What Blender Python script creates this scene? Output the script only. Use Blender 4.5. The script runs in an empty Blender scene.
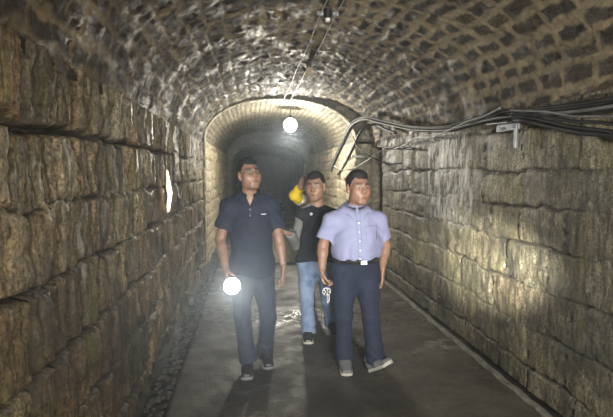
import bpy, bmesh, math, random
import numpy as np
from mathutils import Vector, Matrix
random.seed(7)
SC = bpy.context.scene
COL = SC.collection
PI = math.pi
A = lambda *v: np.array(v, dtype=np.float64)

# ------------------------------------------------------------------ camera
FPX, VX, VY, EYE = 450.0, 252.0, 172.0, 1.65
PITCH = math.atan((208.5 - VY) / FPX)
YAW = math.atan((306.5 - VX) / FPX * math.cos(PITCH))
cam_d = bpy.data.cameras.new('camera')
cam_d.sensor_width = 36.0
cam_d.lens = FPX / 613.0 * 36.0
cam_d.clip_start = 0.05
cam = bpy.data.objects.new('camera', cam_d)
COL.objects.link(cam)
cam.location = (0, 0, EYE)
cam.rotation_euler = (PI / 2 - PITCH, 0, -YAW)
SC.camera = cam
_F = A(math.sin(YAW) * math.cos(PITCH), math.cos(YAW) * math.cos(PITCH), -math.sin(PITCH))
_R = A(math.cos(YAW), -math.sin(YAW), 0)
_U = np.cross(_R, _F)
def ray(px, py): return _F + _R * (px - 306.5) / FPX - _U * (py - 208.5) / FPX
def on_y(px, py, y): d = ray(px, py); return A(0, 0, EYE) + d * y / d[1]
def on_x(px, py, x): d = ray(px, py); return A(0, 0, EYE) + d * x / d[0]

# ------------------------------------------------------------------ tagging
def tag(o, label=None, cat=None, group=None, kind=None):
    if label: o['label'] = label
    if cat: o['category'] = cat
    if group: o['group'] = group
    if kind: o['kind'] = kind
    return o
def empty(name, loc=(0, 0, 0), rz=0.0):
    o = bpy.data.objects.new(name, None)
    o.empty_display_size = 0.1
    o.location = [float(c) for c in loc]
    o.rotation_euler = (0, 0, rz)
    COL.objects.link(o)
    return o
def link_mesh(name, me, mat=None, parent=None, loc=None, smooth=True):
    o = bpy.data.objects.new(name, me)
    COL.objects.link(o)
    if mat is not None: me.materials.append(mat)
    if parent is not None: o.parent = parent
    if loc is not None: o.location = [float(c) for c in loc]
    if smooth and len(me.polygons):
        me.polygons.foreach_set('use_smooth', np.ones(len(me.polygons), dtype=bool))
    me.update()
    return o
def quads_mesh(name, V, Q):
    V = np.asarray(V, dtype=np.float32); Q = np.asarray(Q, dtype=np.int32)
    me = bpy.data.meshes.new(name)
    me.vertices.add(len(V)); me.vertices.foreach_set('co', V.ravel())
    me.loops.add(Q.size); me.loops.foreach_set('vertex_index', Q.ravel())
    me.polygons.add(len(Q))
    me.polygons.foreach_set('loop_start', np.arange(0, Q.size, Q.shape[1], dtype=np.int32))
    me.update(calc_edges=True); me.validate()
    return me
def fattr(me, name, arr):
    a = me.attributes.new(name, 'FLOAT', 'POINT')
    a.data.foreach_set('value', np.asarray(arr, dtype=np.float32))
def cattr(me, name, arr):
    a = me.attributes.new(name, 'FLOAT_COLOR', 'POINT')
    c = np.ones((len(arr), 4), dtype=np.float32); c[:, :3] = arr
    a.data.foreach_set('color', c.ravel())

# ------------------------------------------------------------------ noise
def _hash(*ints):
    h = np.zeros_like(ints[0], dtype=np.uint32)
    for k, i in enumerate(ints):
        h = (h ^ (i.astype(np.int64) & 0xffffffff).astype(np.uint32)) * np.uint32(2654435761 + 2 * 97 * k)
        h ^= h >> np.uint32(15)
    h *= np.uint32(2246822519); h ^= h >> np.uint32(13)
    h *= np.uint32(3266489917); h ^= h >> np.uint32(16)
    return h.astype(np.float32) / np.float32(4294967295.0)
def noise2(x, y, seed=0):
    xi = np.floor(x); yi = np.floor(y); fx = x - xi; fy = y - yi
    xi = xi.astype(np.int64); yi = yi.astype(np.int64); s = np.full_like(xi, seed)
    fx = fx * fx * (3 - 2 * fx); fy = fy * fy * (3 - 2 * fy)
    a = _hash(xi, yi, s); b = _hash(xi + 1, yi, s); c = _hash(xi, yi + 1, s); d = _hash(xi + 1, yi + 1, s)
    return (a + (b - a) * fx) * (1 - fy) + (c + (d - c) * fx) * fy - 0.5
def fbm2(x, y, seed=0, n=4):
    t = 0.0; a = 1.0
    for k in range(n):
        t = t + a * noise2(x * 2 ** k, y * 2 ** k, seed + k * 17); a *= 0.5
    return t
def noise3(P, seed=0):
    I = np.floor(P); f = P - I; I = I.astype(np.int64); f = f * f * (3 - 2 * f)
    s = np.full(I.shape[:-1], seed, dtype=np.int64); r = 0
    for dx in (0, 1):
        for dy in (0, 1):
            for dz in (0, 1):
                w = (f[..., 0] if dx else 1 - f[..., 0]) * (f[..., 1] if dy else 1 - f[..., 1]) * (f[..., 2] if dz else 1 - f[..., 2])
                r = r + w * _hash(I[..., 0] + dx, I[..., 1] + dy, I[..., 2] + dz, s)
    return r - 0.5
def sstep(a, b, x):
    t = np.clip((x - a) / (b - a), 0, 1); return t * t * (3 - 2 * t)

# ------------------------------------------------------------------ materials
def new_mat(name):
    m = bpy.data.materials.new(name); m.use_nodes = True
    nt = m.node_tree; nt.nodes.clear()
    out = nt.nodes.new('ShaderNodeOutputMaterial')
    bs = nt.nodes.new('ShaderNodeBsdfPrincipled')
    nt.links.new(bs.outputs[0], out.inputs[0])
    return m, nt, bs
class NT:
    def __init__(s, nt): s.nt = nt
    def n(s, t, **kw):
        nd = s.nt.nodes.new(t)
        for k, v in kw.items(): setattr(nd, k, v)
        return nd
    def l(s, a, b): s.nt.links.new(a, b)
    def coords(s, scale=(1, 1, 1)):
        t = s.n('ShaderNodeTexCoord'); m = s.n('ShaderNodeMapping')
        m.inputs['Scale'].default_value = scale
        s.l(t.outputs['Object'], m.inputs[0]); return m.outputs[0]
    def noise(s, vec, scale, detail=4, rough=0.55, dist=0.0):
        t = s.n('ShaderNodeTexNoise'); s.l(vec, t.inputs['Vector'])
        t.inputs['Scale'].default_value = scale; t.inputs['Detail'].default_value = detail
        t.inputs['Roughness'].default_value = rough; t.inputs['Distortion'].default_value = dist
        return t.outputs[0]
    def ramp(s, fac, stops):
        r = s.n('ShaderNodeValToRGB'); s.l(fac, r.inputs[0]); e = r.color_ramp.elements
        while len(e) < len(stops): e.new(0.5)
        for k, (p, c) in enumerate(stops):
            e[k].position = p; e[k].color = (c, c, c, 1) if not isinstance(c, (tuple, list)) else (*c, 1)
        return r.outputs[0]
    def mix(s, fac, a, b, mode='MIX'):
        m = s.n('ShaderNodeMix', data_type='RGBA', blend_type=mode)
        for sock, v in ((m.inputs[0], fac), (m.inputs[6], a), (m.inputs[7], b)):
            if isinstance(v, bpy.types.NodeSocket): s.l(v, sock)
            elif isinstance(v, (tuple, list)): sock.default_value = (*v, 1)
            else: sock.default_value = v
        return m.outputs[2]
    def math(s, op, a, b=0.0):
        m = s.n('ShaderNodeMath', operation=op)
        for sock, v in ((m.inputs[0], a), (m.inputs[1], b)):
            if isinstance(v, bpy.types.NodeSocket): s.l(v, sock)
            else: sock.default_value = v
        return m.outputs[0]
    def attr(s, name, out='Fac'):
        a = s.n('ShaderNodeAttribute'); a.attribute_name = name; return a.outputs[out]
    def bump(s, h, strength, dist, prev=None):
        b = s.n('ShaderNodeBump'); b.inputs['Strength'].default_value = strength
        b.inputs['Distance'].default_value = dist; s.l(h, b.inputs['Height'])
        if prev is not None: s.l(prev, b.inputs['Normal'])
        return b.outputs[0]
def plain(name, col, rough=0.5, metal=0.0, vary=0.12, vscale=30.0, bump=0.0, bscale=200.0):
    m, nt, bs = new_mat(name); g = NT(nt); v = g.coords()
    n = g.noise(v, vscale, 3)
    lo = tuple(c * (1 - vary) for c in col); hi = tuple(min(1, c * (1 + vary)) for c in col)
    g.l(g.ramp(n, [(0.3, lo), (0.7, hi)]), bs.inputs['Base Color'])
    bs.inputs['Roughness'].default_value = rough; bs.inputs['Metallic'].default_value = metal
    if bump: g.l(g.bump(g.noise(v, bscale, 2), bump, 0.003), bs.inputs['Normal'])
    return m
def stone_mat(name, cols, mortar, dark, white, streak=(1, 1, 0.15), rough=(0.3, 0.85), moss=None, wet_lo=0.42, white_at=(0.64, 0.74), dark_at=(0.38, 0.62), bump=0.6, dscale=0.9, keep=0.0, crust=None, left_dark=False, st_at=(0.47, 0.66)):
    m, nt, bs = new_mat(name); g = NT(nt); v = g.coords(); vs = g.coords(streak)
    base = g.ramp(g.attr('rnd'), [(k / (len(cols) - 1), c) for k, c in enumerate(cols)])
    n1 = g.noise(vs, 9.0, 6, 0.65)
    base = g.mix(g.ramp(n1, [(0.3, 0.0), (0.7, 0.75)]), base, g.mix(0.5, base, (0.75, 0.66, 0.5), 'MULTIPLY'))
    grain = g.noise(v, 60, 5, 0.7)
    base = g.mix(1.0, base, g.ramp(grain, [(0.32, 0.2), (0.68, 1.8)]), 'MULTIPLY')
    base = g.mix(1.0, base, g.ramp(g.noise(vs, 38, 5, 0.7), [(0.34, 0.35), (0.66, 1.6)]), 'MULTIPLY')
    mb = g.mix(g.ramp(g.noise(v, 24, 4), [(0.3, 0.0), (0.7, 1.0)]), mortar, tuple(c * 0.55 for c in mortar))
    base = g.mix(g.attr('mort'), base, mb)
    big = g.noise(v, dscale, 5, 0.6, 0.4)
    base = g.mix(g.ramp(big, [(dark_at[0], 0.0), (dark_at[1], 0.85)]), base, dark)
    st = g.noise(vs, 3.4, 7, 0.7, 0.5)
    base = g.mix(g.ramp(st, [(st_at[0], 0.0), (st_at[1], 0.8)]), base, dark)
    base = g.mix(g.ramp(g.noise(v, 34, 6, 0.75), [(0.30, 0.75), (0.42, 0.0)]), base, tuple(c * 0.6 for c in dark))
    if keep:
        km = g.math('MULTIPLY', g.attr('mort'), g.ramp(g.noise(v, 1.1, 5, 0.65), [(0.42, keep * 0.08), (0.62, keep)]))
        if left_dark:   # the jointing on the left haunch is darker, easing off towards the right
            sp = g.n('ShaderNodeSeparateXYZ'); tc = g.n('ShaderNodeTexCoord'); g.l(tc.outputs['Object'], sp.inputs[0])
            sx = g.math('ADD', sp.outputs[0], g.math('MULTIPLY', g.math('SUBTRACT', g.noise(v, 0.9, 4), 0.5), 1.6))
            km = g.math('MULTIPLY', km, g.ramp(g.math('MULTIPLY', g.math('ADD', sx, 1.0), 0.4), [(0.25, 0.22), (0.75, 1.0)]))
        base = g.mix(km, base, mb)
    if moss:
        base = g.mix(g.ramp(g.noise(vs, 5.0, 6, 0.7), [(0.56, 0.0), (0.68, 0.7)]), base, moss)
    wn = g.noise(vs, 7.0, 8, 0.75, 0.3); wb = g.noise(v, 0.8, 3)
    wmask = g.math('MULTIPLY', g.ramp(wn, [(white_at[0], 0.0), (white_at[1], 1.0)]), g.ramp(wb, [(0.42, 0.0), (0.6, 0.9)]))
    base = g.mix(wmask, base, white)
    rn = g.noise(vs, 4.0, 6, 0.7)
    rg_ = g.ramp(rn, [(wet_lo, rough[0]), (wet_lo + 0.2, rough[1])])
    if crust:      # white lime crust that has run down one stretch of the wall
        sep = g.n('ShaderNodeSeparateXYZ'); tc = g.n('ShaderNodeTexCoord'); g.l(tc.outputs['Object'], sep.inputs[0])
        wob = g.math('MULTIPLY', g.math('SUBTRACT', g.noise(v, 2.2, 4), 0.5), 0.9)
        my = g.ramp(g.math('ABSOLUTE', g.math('ADD', g.math('SUBTRACT', sep.outputs[1], crust[0]), wob)), [(crust[1] * 0.5, 1.0), (crust[1], 0.0)])
        mz = g.ramp(g.math('ABSOLUTE', g.math('SUBTRACT', sep.outputs[2], crust[2])), [(crust[3] * 0.6, 1.0), (crust[3], 0.0)])
        mk = g.math('MULTIPLY', g.math('MULTIPLY', my, mz), g.ramp(g.noise(vs, 13, 8, 0.75, 0.4), [(0.47, 0.0), (0.56, 0.95)]))
        base = g.mix(mk, base, (0.72, 0.72, 0.68)); rg_ = g.mix(mk, rg_, (0.22, 0.22, 0.22))
    g.l(base, bs.inputs['Base Color'])
    g.l(rg_, bs.inputs['Roughness'])
    b = g.bump(g.noise(vs, 20, 8, 0.72), bump * 0.8, 0.03)
    b = g.bump(g.noise(vs, 75, 6, 0.75), bump, 0.012, b)
    b = g.bump(grain, bump * 0.7, 0.01, b)
    g.l(b, bs.inputs['Normal'])
    return m
def cloth_mat(name, col, vary=0.15, rough=0.85, weave=900.0, tint=None, tscale=4.0):
    m, nt, bs = new_mat(name); g = NT(nt); v = g.coords()
    lo = tuple(c * (1 - vary) for c in col); hi = tuple(min(1, c * (1 + vary)) for c in col)
    c = g.ramp(g.noise(v, tscale * 4, 5), [(0.3, lo), (0.7, hi)])
    if tint: c = g.mix(g.ramp(g.noise(v, tscale, 3), [(0.45, 0.0), (0.65, 0.8)]), c, tint)
    g.l(c, bs.inputs['Base Color']); bs.inputs['Roughness'].default_value = rough
    b = g.bump(g.noise(v, weave, 1), 0.15, 0.001)
    b = g.bump(g.noise(v, 26, 4), 0.25, 0.01, b)
    g.l(b, bs.inputs['Normal'])
    return m
def emit_mat(name, col, strength):
    m, nt, bs = new_mat(name)
    bs.inputs['Base Color'].default_value = (0.9, 0.9, 0.9, 1)
    bs.inputs['Emission Color'].default_value = (*col, 1)
    bs.inputs['Emission Strength'].default_value = strength
    m.cycles.emission_sampling = 'NONE' if strength > 5 else 'AUTO'
    return m

M = {}
M['stone_left'] = stone_mat('left_wall_stone', [(0.19, 0.145, 0.085), (0.30, 0.235, 0.14), (0.14, 0.12, 0.085), (0.25, 0.18, 0.10), (0.33, 0.28, 0.18)],
    (0.018, 0.016, 0.012), (0.055, 0.05, 0.042), (0.42, 0.42, 0.38), streak=(1, 1, 0.16), rough=(0.3, 0.85), wet_lo=0.37, moss=(0.10, 0.12, 0.035), white_at=(0.60, 0.72), dark_at=(0.46, 0.68))
M['stone_right'] = stone_mat('right_wall_stone', [(0.24, 0.22, 0.15), (0.32, 0.29, 0.20), (0.19, 0.18, 0.14), (0.28, 0.26, 0.17), (0.22, 0.19, 0.14)],
    (0.10, 0.09, 0.07), (0.055, 0.055, 0.052), (0.55, 0.55, 0.50), streak=(1, 1, 0.22), rough=(0.3, 0.8), moss=(0.19, 0.18, 0.07), white_at=(0.62, 0.75), dark_at=(0.44, 0.66), dscale=1.3, crust=(4.85, 0.75, 1.6, 0.6))
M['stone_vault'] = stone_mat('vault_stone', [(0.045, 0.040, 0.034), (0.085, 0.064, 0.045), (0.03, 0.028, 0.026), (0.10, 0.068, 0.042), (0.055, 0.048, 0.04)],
    (0.42, 0.335, 0.21), (0.028, 0.026, 0.024), (0.4, 0.4, 0.38), streak=(1, 0.6, 1), rough=(0.3, 0.8), white_at=(0.66, 0.74), dark_at=(0.42, 0.62), dscale=0.7, keep=0.95, wet_lo=0.34, left_dark=True)
M['stone_inner'] = stone_mat('inner_stone', [(0.40, 0.36, 0.26), (0.47, 0.42, 0.31), (0.30, 0.27, 0.19), (0.42, 0.37, 0.25)],
    (0.2, 0.17, 0.11), (0.2, 0.17, 0.12), (0.6, 0.57, 0.46), streak=(1, 1, 0.4), rough=(0.45, 0.9), dark_at=(0.44, 0.66), dscale=1.6)
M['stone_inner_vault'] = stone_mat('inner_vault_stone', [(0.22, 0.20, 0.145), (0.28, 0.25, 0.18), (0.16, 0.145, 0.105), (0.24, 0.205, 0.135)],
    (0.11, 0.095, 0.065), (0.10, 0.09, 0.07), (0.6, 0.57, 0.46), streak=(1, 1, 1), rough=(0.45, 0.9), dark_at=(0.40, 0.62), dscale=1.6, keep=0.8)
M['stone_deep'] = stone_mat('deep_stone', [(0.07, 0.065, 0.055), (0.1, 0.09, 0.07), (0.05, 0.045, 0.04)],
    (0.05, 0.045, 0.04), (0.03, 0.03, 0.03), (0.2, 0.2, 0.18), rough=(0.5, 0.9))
M['rubble'] = plain('rubble_stone', (0.075, 0.066, 0.052), 0.7, vary=0.5, vscale=40, bump=0.6, bscale=60)
M['soil'] = plain('wet_soil', (0.026, 0.022, 0.018), 0.6, vary=0.5, vscale=14, bump=0.8, bscale=50)
M['kerb'] = plain('kerb_concrete', (0.19, 0.18, 0.155), 0.75, vary=0.4, vscale=12, bump=0.5, bscale=60)
M['pale_concrete'] = plain('pale_concrete', (0.5, 0.46, 0.34), 0.85, vary=0.2, vscale=9, bump=0.4, bscale=60)
# floor: damp worn concrete, wetter in patches
def floor_mat():
    m, nt, bs = new_mat('damp_concrete'); g = NT(nt); v = g.coords(); vx = g.coords((0.6, 1.0, 1))
    n = g.noise(v, 1.6, 7, 0.62, 0.3)
    c = g.ramp(n, [(0.33, (0.024, 0.020, 0.015)), (0.5, (0.058, 0.051, 0.041)), (0.68, (0.115, 0.103, 0.084))])
    c = g.mix(1.0, c, g.ramp(g.noise(v, 55, 5, 0.7), [(0.25, 0.6), (0.75, 1.3)]), 'MULTIPLY')
    spots = g.ramp(g.noise(v, 11, 5, 0.65), [(0.64, 0.0), (0.7, 0.8)])
    c = g.mix(spots, c, (0.17, 0.12, 0.07))
    pale = g.math('MULTIPLY', g.ramp(g.noise(vx, 3.2, 6, 0.7), [(0.56, 0.0), (0.63, 1.0)]), g.ramp(g.noise(v, 0.6, 2), [(0.45, 0.0), (0.6, 0.7)]))
    c = g.mix(pale, c, (0.3, 0.29, 0.26))
    g.l(c, bs.inputs['Base Color'])
    sep = g.n('ShaderNodeSeparateXYZ'); tc = g.n('ShaderNodeTexCoord'); g.l(tc.outputs['Object'], sep.inputs[0])
    # the puddled strip that crosses the path behind the walkers
    wob = g.math('MULTIPLY', g.math('SUBTRACT', g.noise(v, 1.5, 3), 0.5), 0.9)
    d = g.math('ABSOLUTE', g.math('SUBTRACT', g.math('ADD', sep.outputs[1], wob), 5.0))
    band = g.ramp(d, [(0.2, 1.0), (0.5, 0.0)])
    spl = g.ramp(g.noise(v, 7.0, 6, 0.75), [(0.46, 0.0), (0.54, 1.0)])
    wet = g.math('MULTIPLY', band, spl)
    rr = g.ramp(g.noise(v, 2.3, 6, 0.7), [(0.35, 0.42), (0.6, 0.8)])
    g.l(g.mix(wet, rr, (0.14, 0.14, 0.14)), bs.inputs['Roughness'])
    b = g.bump(g.noise(v, 9, 7, 0.7), 0.35, 0.03)
    b = g.bump(g.noise(v, 70, 4, 0.7), 0.3, 0.006, b)
    g.l(b, bs.inputs['Normal'])
    return m
M['floor'] = floor_mat()
M['cable'] = plain('cable_rubber', (0.022, 0.022, 0.024), 0.55, vary=0.4, vscale=9)
M['cable_grey'] = plain('cable_grey_sheath', (0.16, 0.16, 0.155), 0.5, vary=0.3, vscale=9)
M['wire'] = plain('thin_wire', (0.3, 0.29, 0.27), 0.4, vary=0.2)
M['steel'] = plain('galvanised_steel', (0.32, 0.34, 0.37), 0.45, 0.6, vary=0.25, vscale=20)
M['bright'] = plain('polished_steel', (0.85, 0.85, 0.83), 0.42, 0.45, vary=0.05)
M['dark_plastic'] = plain('black_plastic', (0.016, 0.016, 0.018), 0.35, vary=0.2)
M['white_plastic'] = plain('white_plastic', (0.75, 0.74, 0.7), 0.4, vary=0.06)
M['tan_box'] = plain('tan_box', (0.33, 0.26, 0.17), 0.7, vary=0.15)
M['blue_plastic'] = plain('dark_blue_plastic', (0.02, 0.035, 0.16), 0.3, vary=0.2)

# ------------------------------------------------------------------ masonry
class Masonry:
    def __init__(s, vb, u0, u1, lens, seed):
        rg = np.random.RandomState(seed)
        s.vb = np.asarray(vb); s.cuts = []; s.rnd = []
        for _ in range(len(vb) - 1):
            b = [u0 - rg.rand() * lens[1]]
            while b[-1] < u1 + 1: b.append(b[-1] + rg.uniform(*lens))
            s.cuts.append(np.array(b)); s.rnd.append(rg.rand(len(b), 4))
    def __call__(s, u, v, rc=0.03, vj=1.0):
        ci = np.clip(np.searchsorted(s.vb, v) - 1, 0, len(s.vb) - 2)
        e = np.zeros_like(u); r = np.zeros(u.shape + (4,)); cu = np.zeros_like(u); cv = np.zeros_like(u)
        for k in range(len(s.vb) - 1):
            m = ci == k
            if not m.any(): continue
            c = s.cuts[k]; uu = u[m]; vv = v[m]
            j = np.clip(np.searchsorted(c, uu) - 1, 0, len(c) - 2)
            du = np.minimum(uu - c[j], c[j + 1] - uu) * vj; dv = np.minimum(vv - s.vb[k], s.vb[k + 1] - vv)
            ee = np.minimum(du, dv); both = (du < rc) & (dv < rc)
            ee = np.where(both, rc - np.hypot(rc - du, rc - dv), ee)
            e[m] = ee; r[m] = s.rnd[k][j]
            cu[m] = (uu - (c[j] + c[j + 1]) / 2) / (c[j + 1] - c[j]); cv[m] = (vv - (s.vb[k] + s.vb[k + 1]) / 2) / (s.vb[k + 1] - s.vb[k])
        return e, r, cu, cv
def geo(a, b, r):
    out = [a]
    while out[-1] < b: out.append(out[-1] + max(0.012, r * out[-1]))
    out[-1] = b
    return np.array(out)
def shell(name, base, nrm, h, rnd, mort, mat, thick=0.3):
    """base/nrm (nu, nv, 3): surface displaced along nrm by h, with an outer skin thick behind it, closed at the rim"""
    nu, nv = h.shape
    V = (base + nrm * h[..., None]).reshape(-1, 3)
    idx = np.arange(nu * nv).reshape(nu, nv)
    Q = np.stack([idx[:-1, :-1], idx[1:, :-1], idx[1:, 1:], idx[:-1, 1:]], -1).reshape(-1, 4)
    O = np.concatenate([base[0] - nrm[0] * thick, base[-1] - nrm[-1] * thick])
    n0 = nu * nv; a = np.arange(nv) + n0; b = a + nv
    Q2 = np.stack([a[:-1], a[1:], b[1:], b[:-1]], -1)
    Q3 = np.stack([idx[0, 1:], a[1:], a[:-1], idx[0, :-1]], -1)
    Q4 = np.stack([idx[-1, :-1], b[:-1], b[1:], idx[-1, 1:]], -1)
    P = [[n0] + [n0 + nv] + [int(i) for i in idx[::-1, 0]], [n0 + 2 * nv - 1, n0 + nv - 1] + [int(i) for i in idx[:, -1]]]
    me = bpy.data.meshes.new(name)
    VV = np.concatenate([V, O])
    faces = np.concatenate([Q, Q2, Q3, Q4]).tolist() + P
    me.from_pydata(VV.tolist(), [], faces)
    z = np.zeros(2 * nv)
    fattr(me, 'rnd', np.concatenate([rnd.ravel(), z])); fattr(me, 'mort', np.concatenate([mort.ravel(), z]))
    o = link_mesh(name, me, mat)
    tag(o, kind='structure')
    return o
def side_wall(name, X, inward, ys, zs, mas, mat, seed, depth=0.035, joint=0.025, rough=0.012, flute=0.012, bulge=0.010, offs=0.03, vj=1.0, tilt=1.0, wav=1.0):
    Yg, Zg = np.meshgrid(ys, zs, indexing='ij')
    wu = Yg + 0.035 * fbm2(Yg * 5, Zg * 7, seed, 4); wv = Zg + wav * (0.05 * fbm2(Yg * 2.1, Zg * 1.5, seed + 5, 2) + 0.03 * fbm2(Yg * 8, Zg * 8, seed + 6, 4))
    e, r, cu, cv = mas(wu, wv, vj=vj)
    jw = joint * np.clip(0.75 + 1.5 * fbm2(Yg * 2.7, Zg * 2.7, seed + 13, 3), 0.12, 2.0)
    g = sstep(0.0, 1.0, e / jw)
    h = -depth * (1 - g) * np.clip(jw / joint, 0.3, 1.2) + (r[..., 0] - 0.5) * offs * sstep(0, 0.03, e) + tilt * (cu * (r[..., 1] - 0.5) * 0.03 + cv * (r[..., 2] - 0.5) * 0.03)
    h += bulge * sstep(0, 0.07, e)
    h += rough * 2 * fbm2(Yg * 9, Zg * 9, seed + 9, 5) + flute * 2 * fbm2(Yg * 24, Zg * 2.6, seed + 21, 4) * sstep(0, 0.04, e) + rough * np.abs(fbm2(Yg * 30, Zg * 16, seed + 33, 3))
    h += 0.02 * fbm2(Yg * 1.1, Zg * 1.6, seed + 44, 3)
    mort = 1 - sstep(0.3, 0.8, e / jw)
    base = np.stack([np.full_like(Yg, X), Yg, Zg], -1); nrm = np.zeros_like(base); nrm[..., 0] = inward
    if inward < 0: base, nrm, h, r, mort = base[:, ::-1], nrm[:, ::-1], h[:, ::-1], r[:, ::-1], mort[:, ::-1]
    return shell(name, base, nrm, h, r[..., 3], mort, mat)
def arch(cx, a, zs, b, n=2.25, N=2000):
    t = np.linspace(0, PI, N); c, s = np.cos(t), np.sin(t)
    x = cx - a * np.sign(c) * np.abs(c) ** (2 / n); z = zs + b * np.abs(s) ** (2 / n)
    L = np.concatenate([[0], np.cumsum(np.hypot(np.diff(x), np.diff(z)))])
    return x, z, L
def vault(name, cx, a, zs, b, ys, ds, mas_args, mat, seed, depth=0.02, joint=0.03, rough=0.012, offs=0.025, n=2.25, warp=0.035, tilt=1.0):
    x, z, L = arch(cx, a, zs, b, n)
    S = np.linspace(0, L[-1], int(L[-1] / ds))
    px, pz = np.interp(S, L, x), np.interp(S, L, z)
    tx, tz = np.gradient(px), np.gradient(pz); q = np.hypot(tx, tz); nx, nz = tz / q, -tx / q
    course, lens = mas_args
    rg = np.random.RandomState(seed); vb = [-0.05]
    while vb[-1] < L[-1] + 0.1: vb.append(vb[-1] + rg.uniform(*course))
    mas = Masonry(vb, ys[0], ys[-1], lens, seed)
    Yg, Sg = np.meshgrid(ys, S, indexing='ij')
    wu = Yg + warp * 1.2 * fbm2(Yg * 7, Sg * 7, seed, 4); wv = Sg + warp * fbm2(Yg * 6, Sg * 7, seed + 3, 4)
    e, r, cu, cv = mas(wu, wv)
    jw = joint * (0.6 + 1.2 * np.clip(noise2(Yg * 1.1, Sg * 1.1, seed + 31) + 0.5, 0, 1))
    h = -depth * (1 - sstep(0.0, 1.0, e / jw)) + (r[..., 0] - 0.5) * offs * sstep(0.0, 1.0, e / jw) + tilt * (cu * (r[..., 1] - 0.5) * 0.014 + cv * (r[..., 2] - 0.5) * 0.012)
    h += rough * 2 * fbm2(Yg * 10, Sg * 10, seed + 9, 5)
    mort = 1 - sstep(0.55, 0.95, e / jw)
    base = np.stack([np.broadcast_to(px, Yg.shape), Yg, np.broadcast_to(pz, Yg.shape)], -1)
    nrm = np.stack([np.broadcast_to(nx, Yg.shape), np.zeros_like(Yg), np.broadcast_to(nz, Yg.shape)], -1)
    return shell(name, base, nrm, h, r[..., 3], mort, mat)

XL, XR, Y1, Y2, Y3 = -0.86, 2.17, 8.1, 15.0, 24.0
near = np.concatenate([np.linspace(-2.5, 0.85, 30)[:-1], geo(0.85, Y1, 0.0062)])
zrow = np.linspace(-0.08, 2.16, 190)
cL = [-0.3, 0.1, 0.46, 0.82, 1.18, 1.51, 1.84, 2.22, 2.6]
side_wall('wall_left', XL, 1, near, zrow, Masonry(cL, -3, Y1, (0.15, 0.30), 3), M['stone_left'], 11, depth=0.07, joint=0.026, rough=0.010, flute=0.018, offs=0.03, tilt=.6, bulge=.006, vj=.7)
cR = [-0.3, 0.1, 0.43, 0.76, 1.08, 1.37, 1.66, 2.02, 2.4]
nearR = np.concatenate([np.linspace(-2.5, 1.6, 30)[:-1], geo(1.6, 7.35, 0.006)])
side_wall('wall_right', XR, -1, nearR, np.linspace(-0.08, 2.16, 185), Masonry(cR, -3, Y1, (0.38, 0.68), 5), M['stone_right'], 23, depth=0.032, joint=0.017, rough=0.008, flute=0.005, offs=0.010, vj=3.5, tilt=.35, bulge=.003)
# short recess in the right wall before the inner arch
side_wall('wall_right', 2.42, -1, np.linspace(7.35, Y1, 50), np.linspace(-0.08, 2.4, 130), Masonry([-0.3, 0, .2, .4, .6, .8, 1, 1.2, 1.4, 1.6, 1.8, 2, 2.2, 2.5], 7, 8.3, (0.25, 0.4), 6), M['stone_right'], 29, offs=0.05)
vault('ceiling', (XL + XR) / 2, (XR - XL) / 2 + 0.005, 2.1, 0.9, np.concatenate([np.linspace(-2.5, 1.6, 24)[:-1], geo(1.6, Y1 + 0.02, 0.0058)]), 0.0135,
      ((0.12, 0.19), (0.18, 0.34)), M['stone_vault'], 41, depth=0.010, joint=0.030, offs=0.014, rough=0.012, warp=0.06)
# inner, narrower and paler lining
XL2, XR2 = -0.83, 1.9
ysec = geo(Y1, Y2, 0.006)
course2 = list(np.arange(-0.2, 2.6, 0.21))
side_wall('wall_left', XL2, 1, ysec, np.linspace(-0.08, 2.2, 120), Masonry(course2, 8, Y2, (0.25, 0.45), 8), M['stone_inner'], 51, depth=0.025, joint=0.02, rough=0.008, flute=0.004, offs=0.02)
side_wall('wall_right', XR2, -1, ysec, np.linspace(-0.08, 2.2, 120), Masonry(course2, 8, Y2, (0.25, 0.45), 9), M['stone_inner'], 52, depth=0.025, joint=0.02, rough=0.008, flute=0.004, offs=0.02)
vault('ceiling', (XL2 + XR2) / 2, (XR2 - XL2) / 2 + 0.005, 2.16, 0.79, ysec, 0.02, ((0.08, 0.11), (0.16, 0.26)), M['stone_inner_vault'], 61, depth=0.014, joint=0.014, rough=0.006, offs=0.012, warp=0.02, tilt=0.3)
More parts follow.
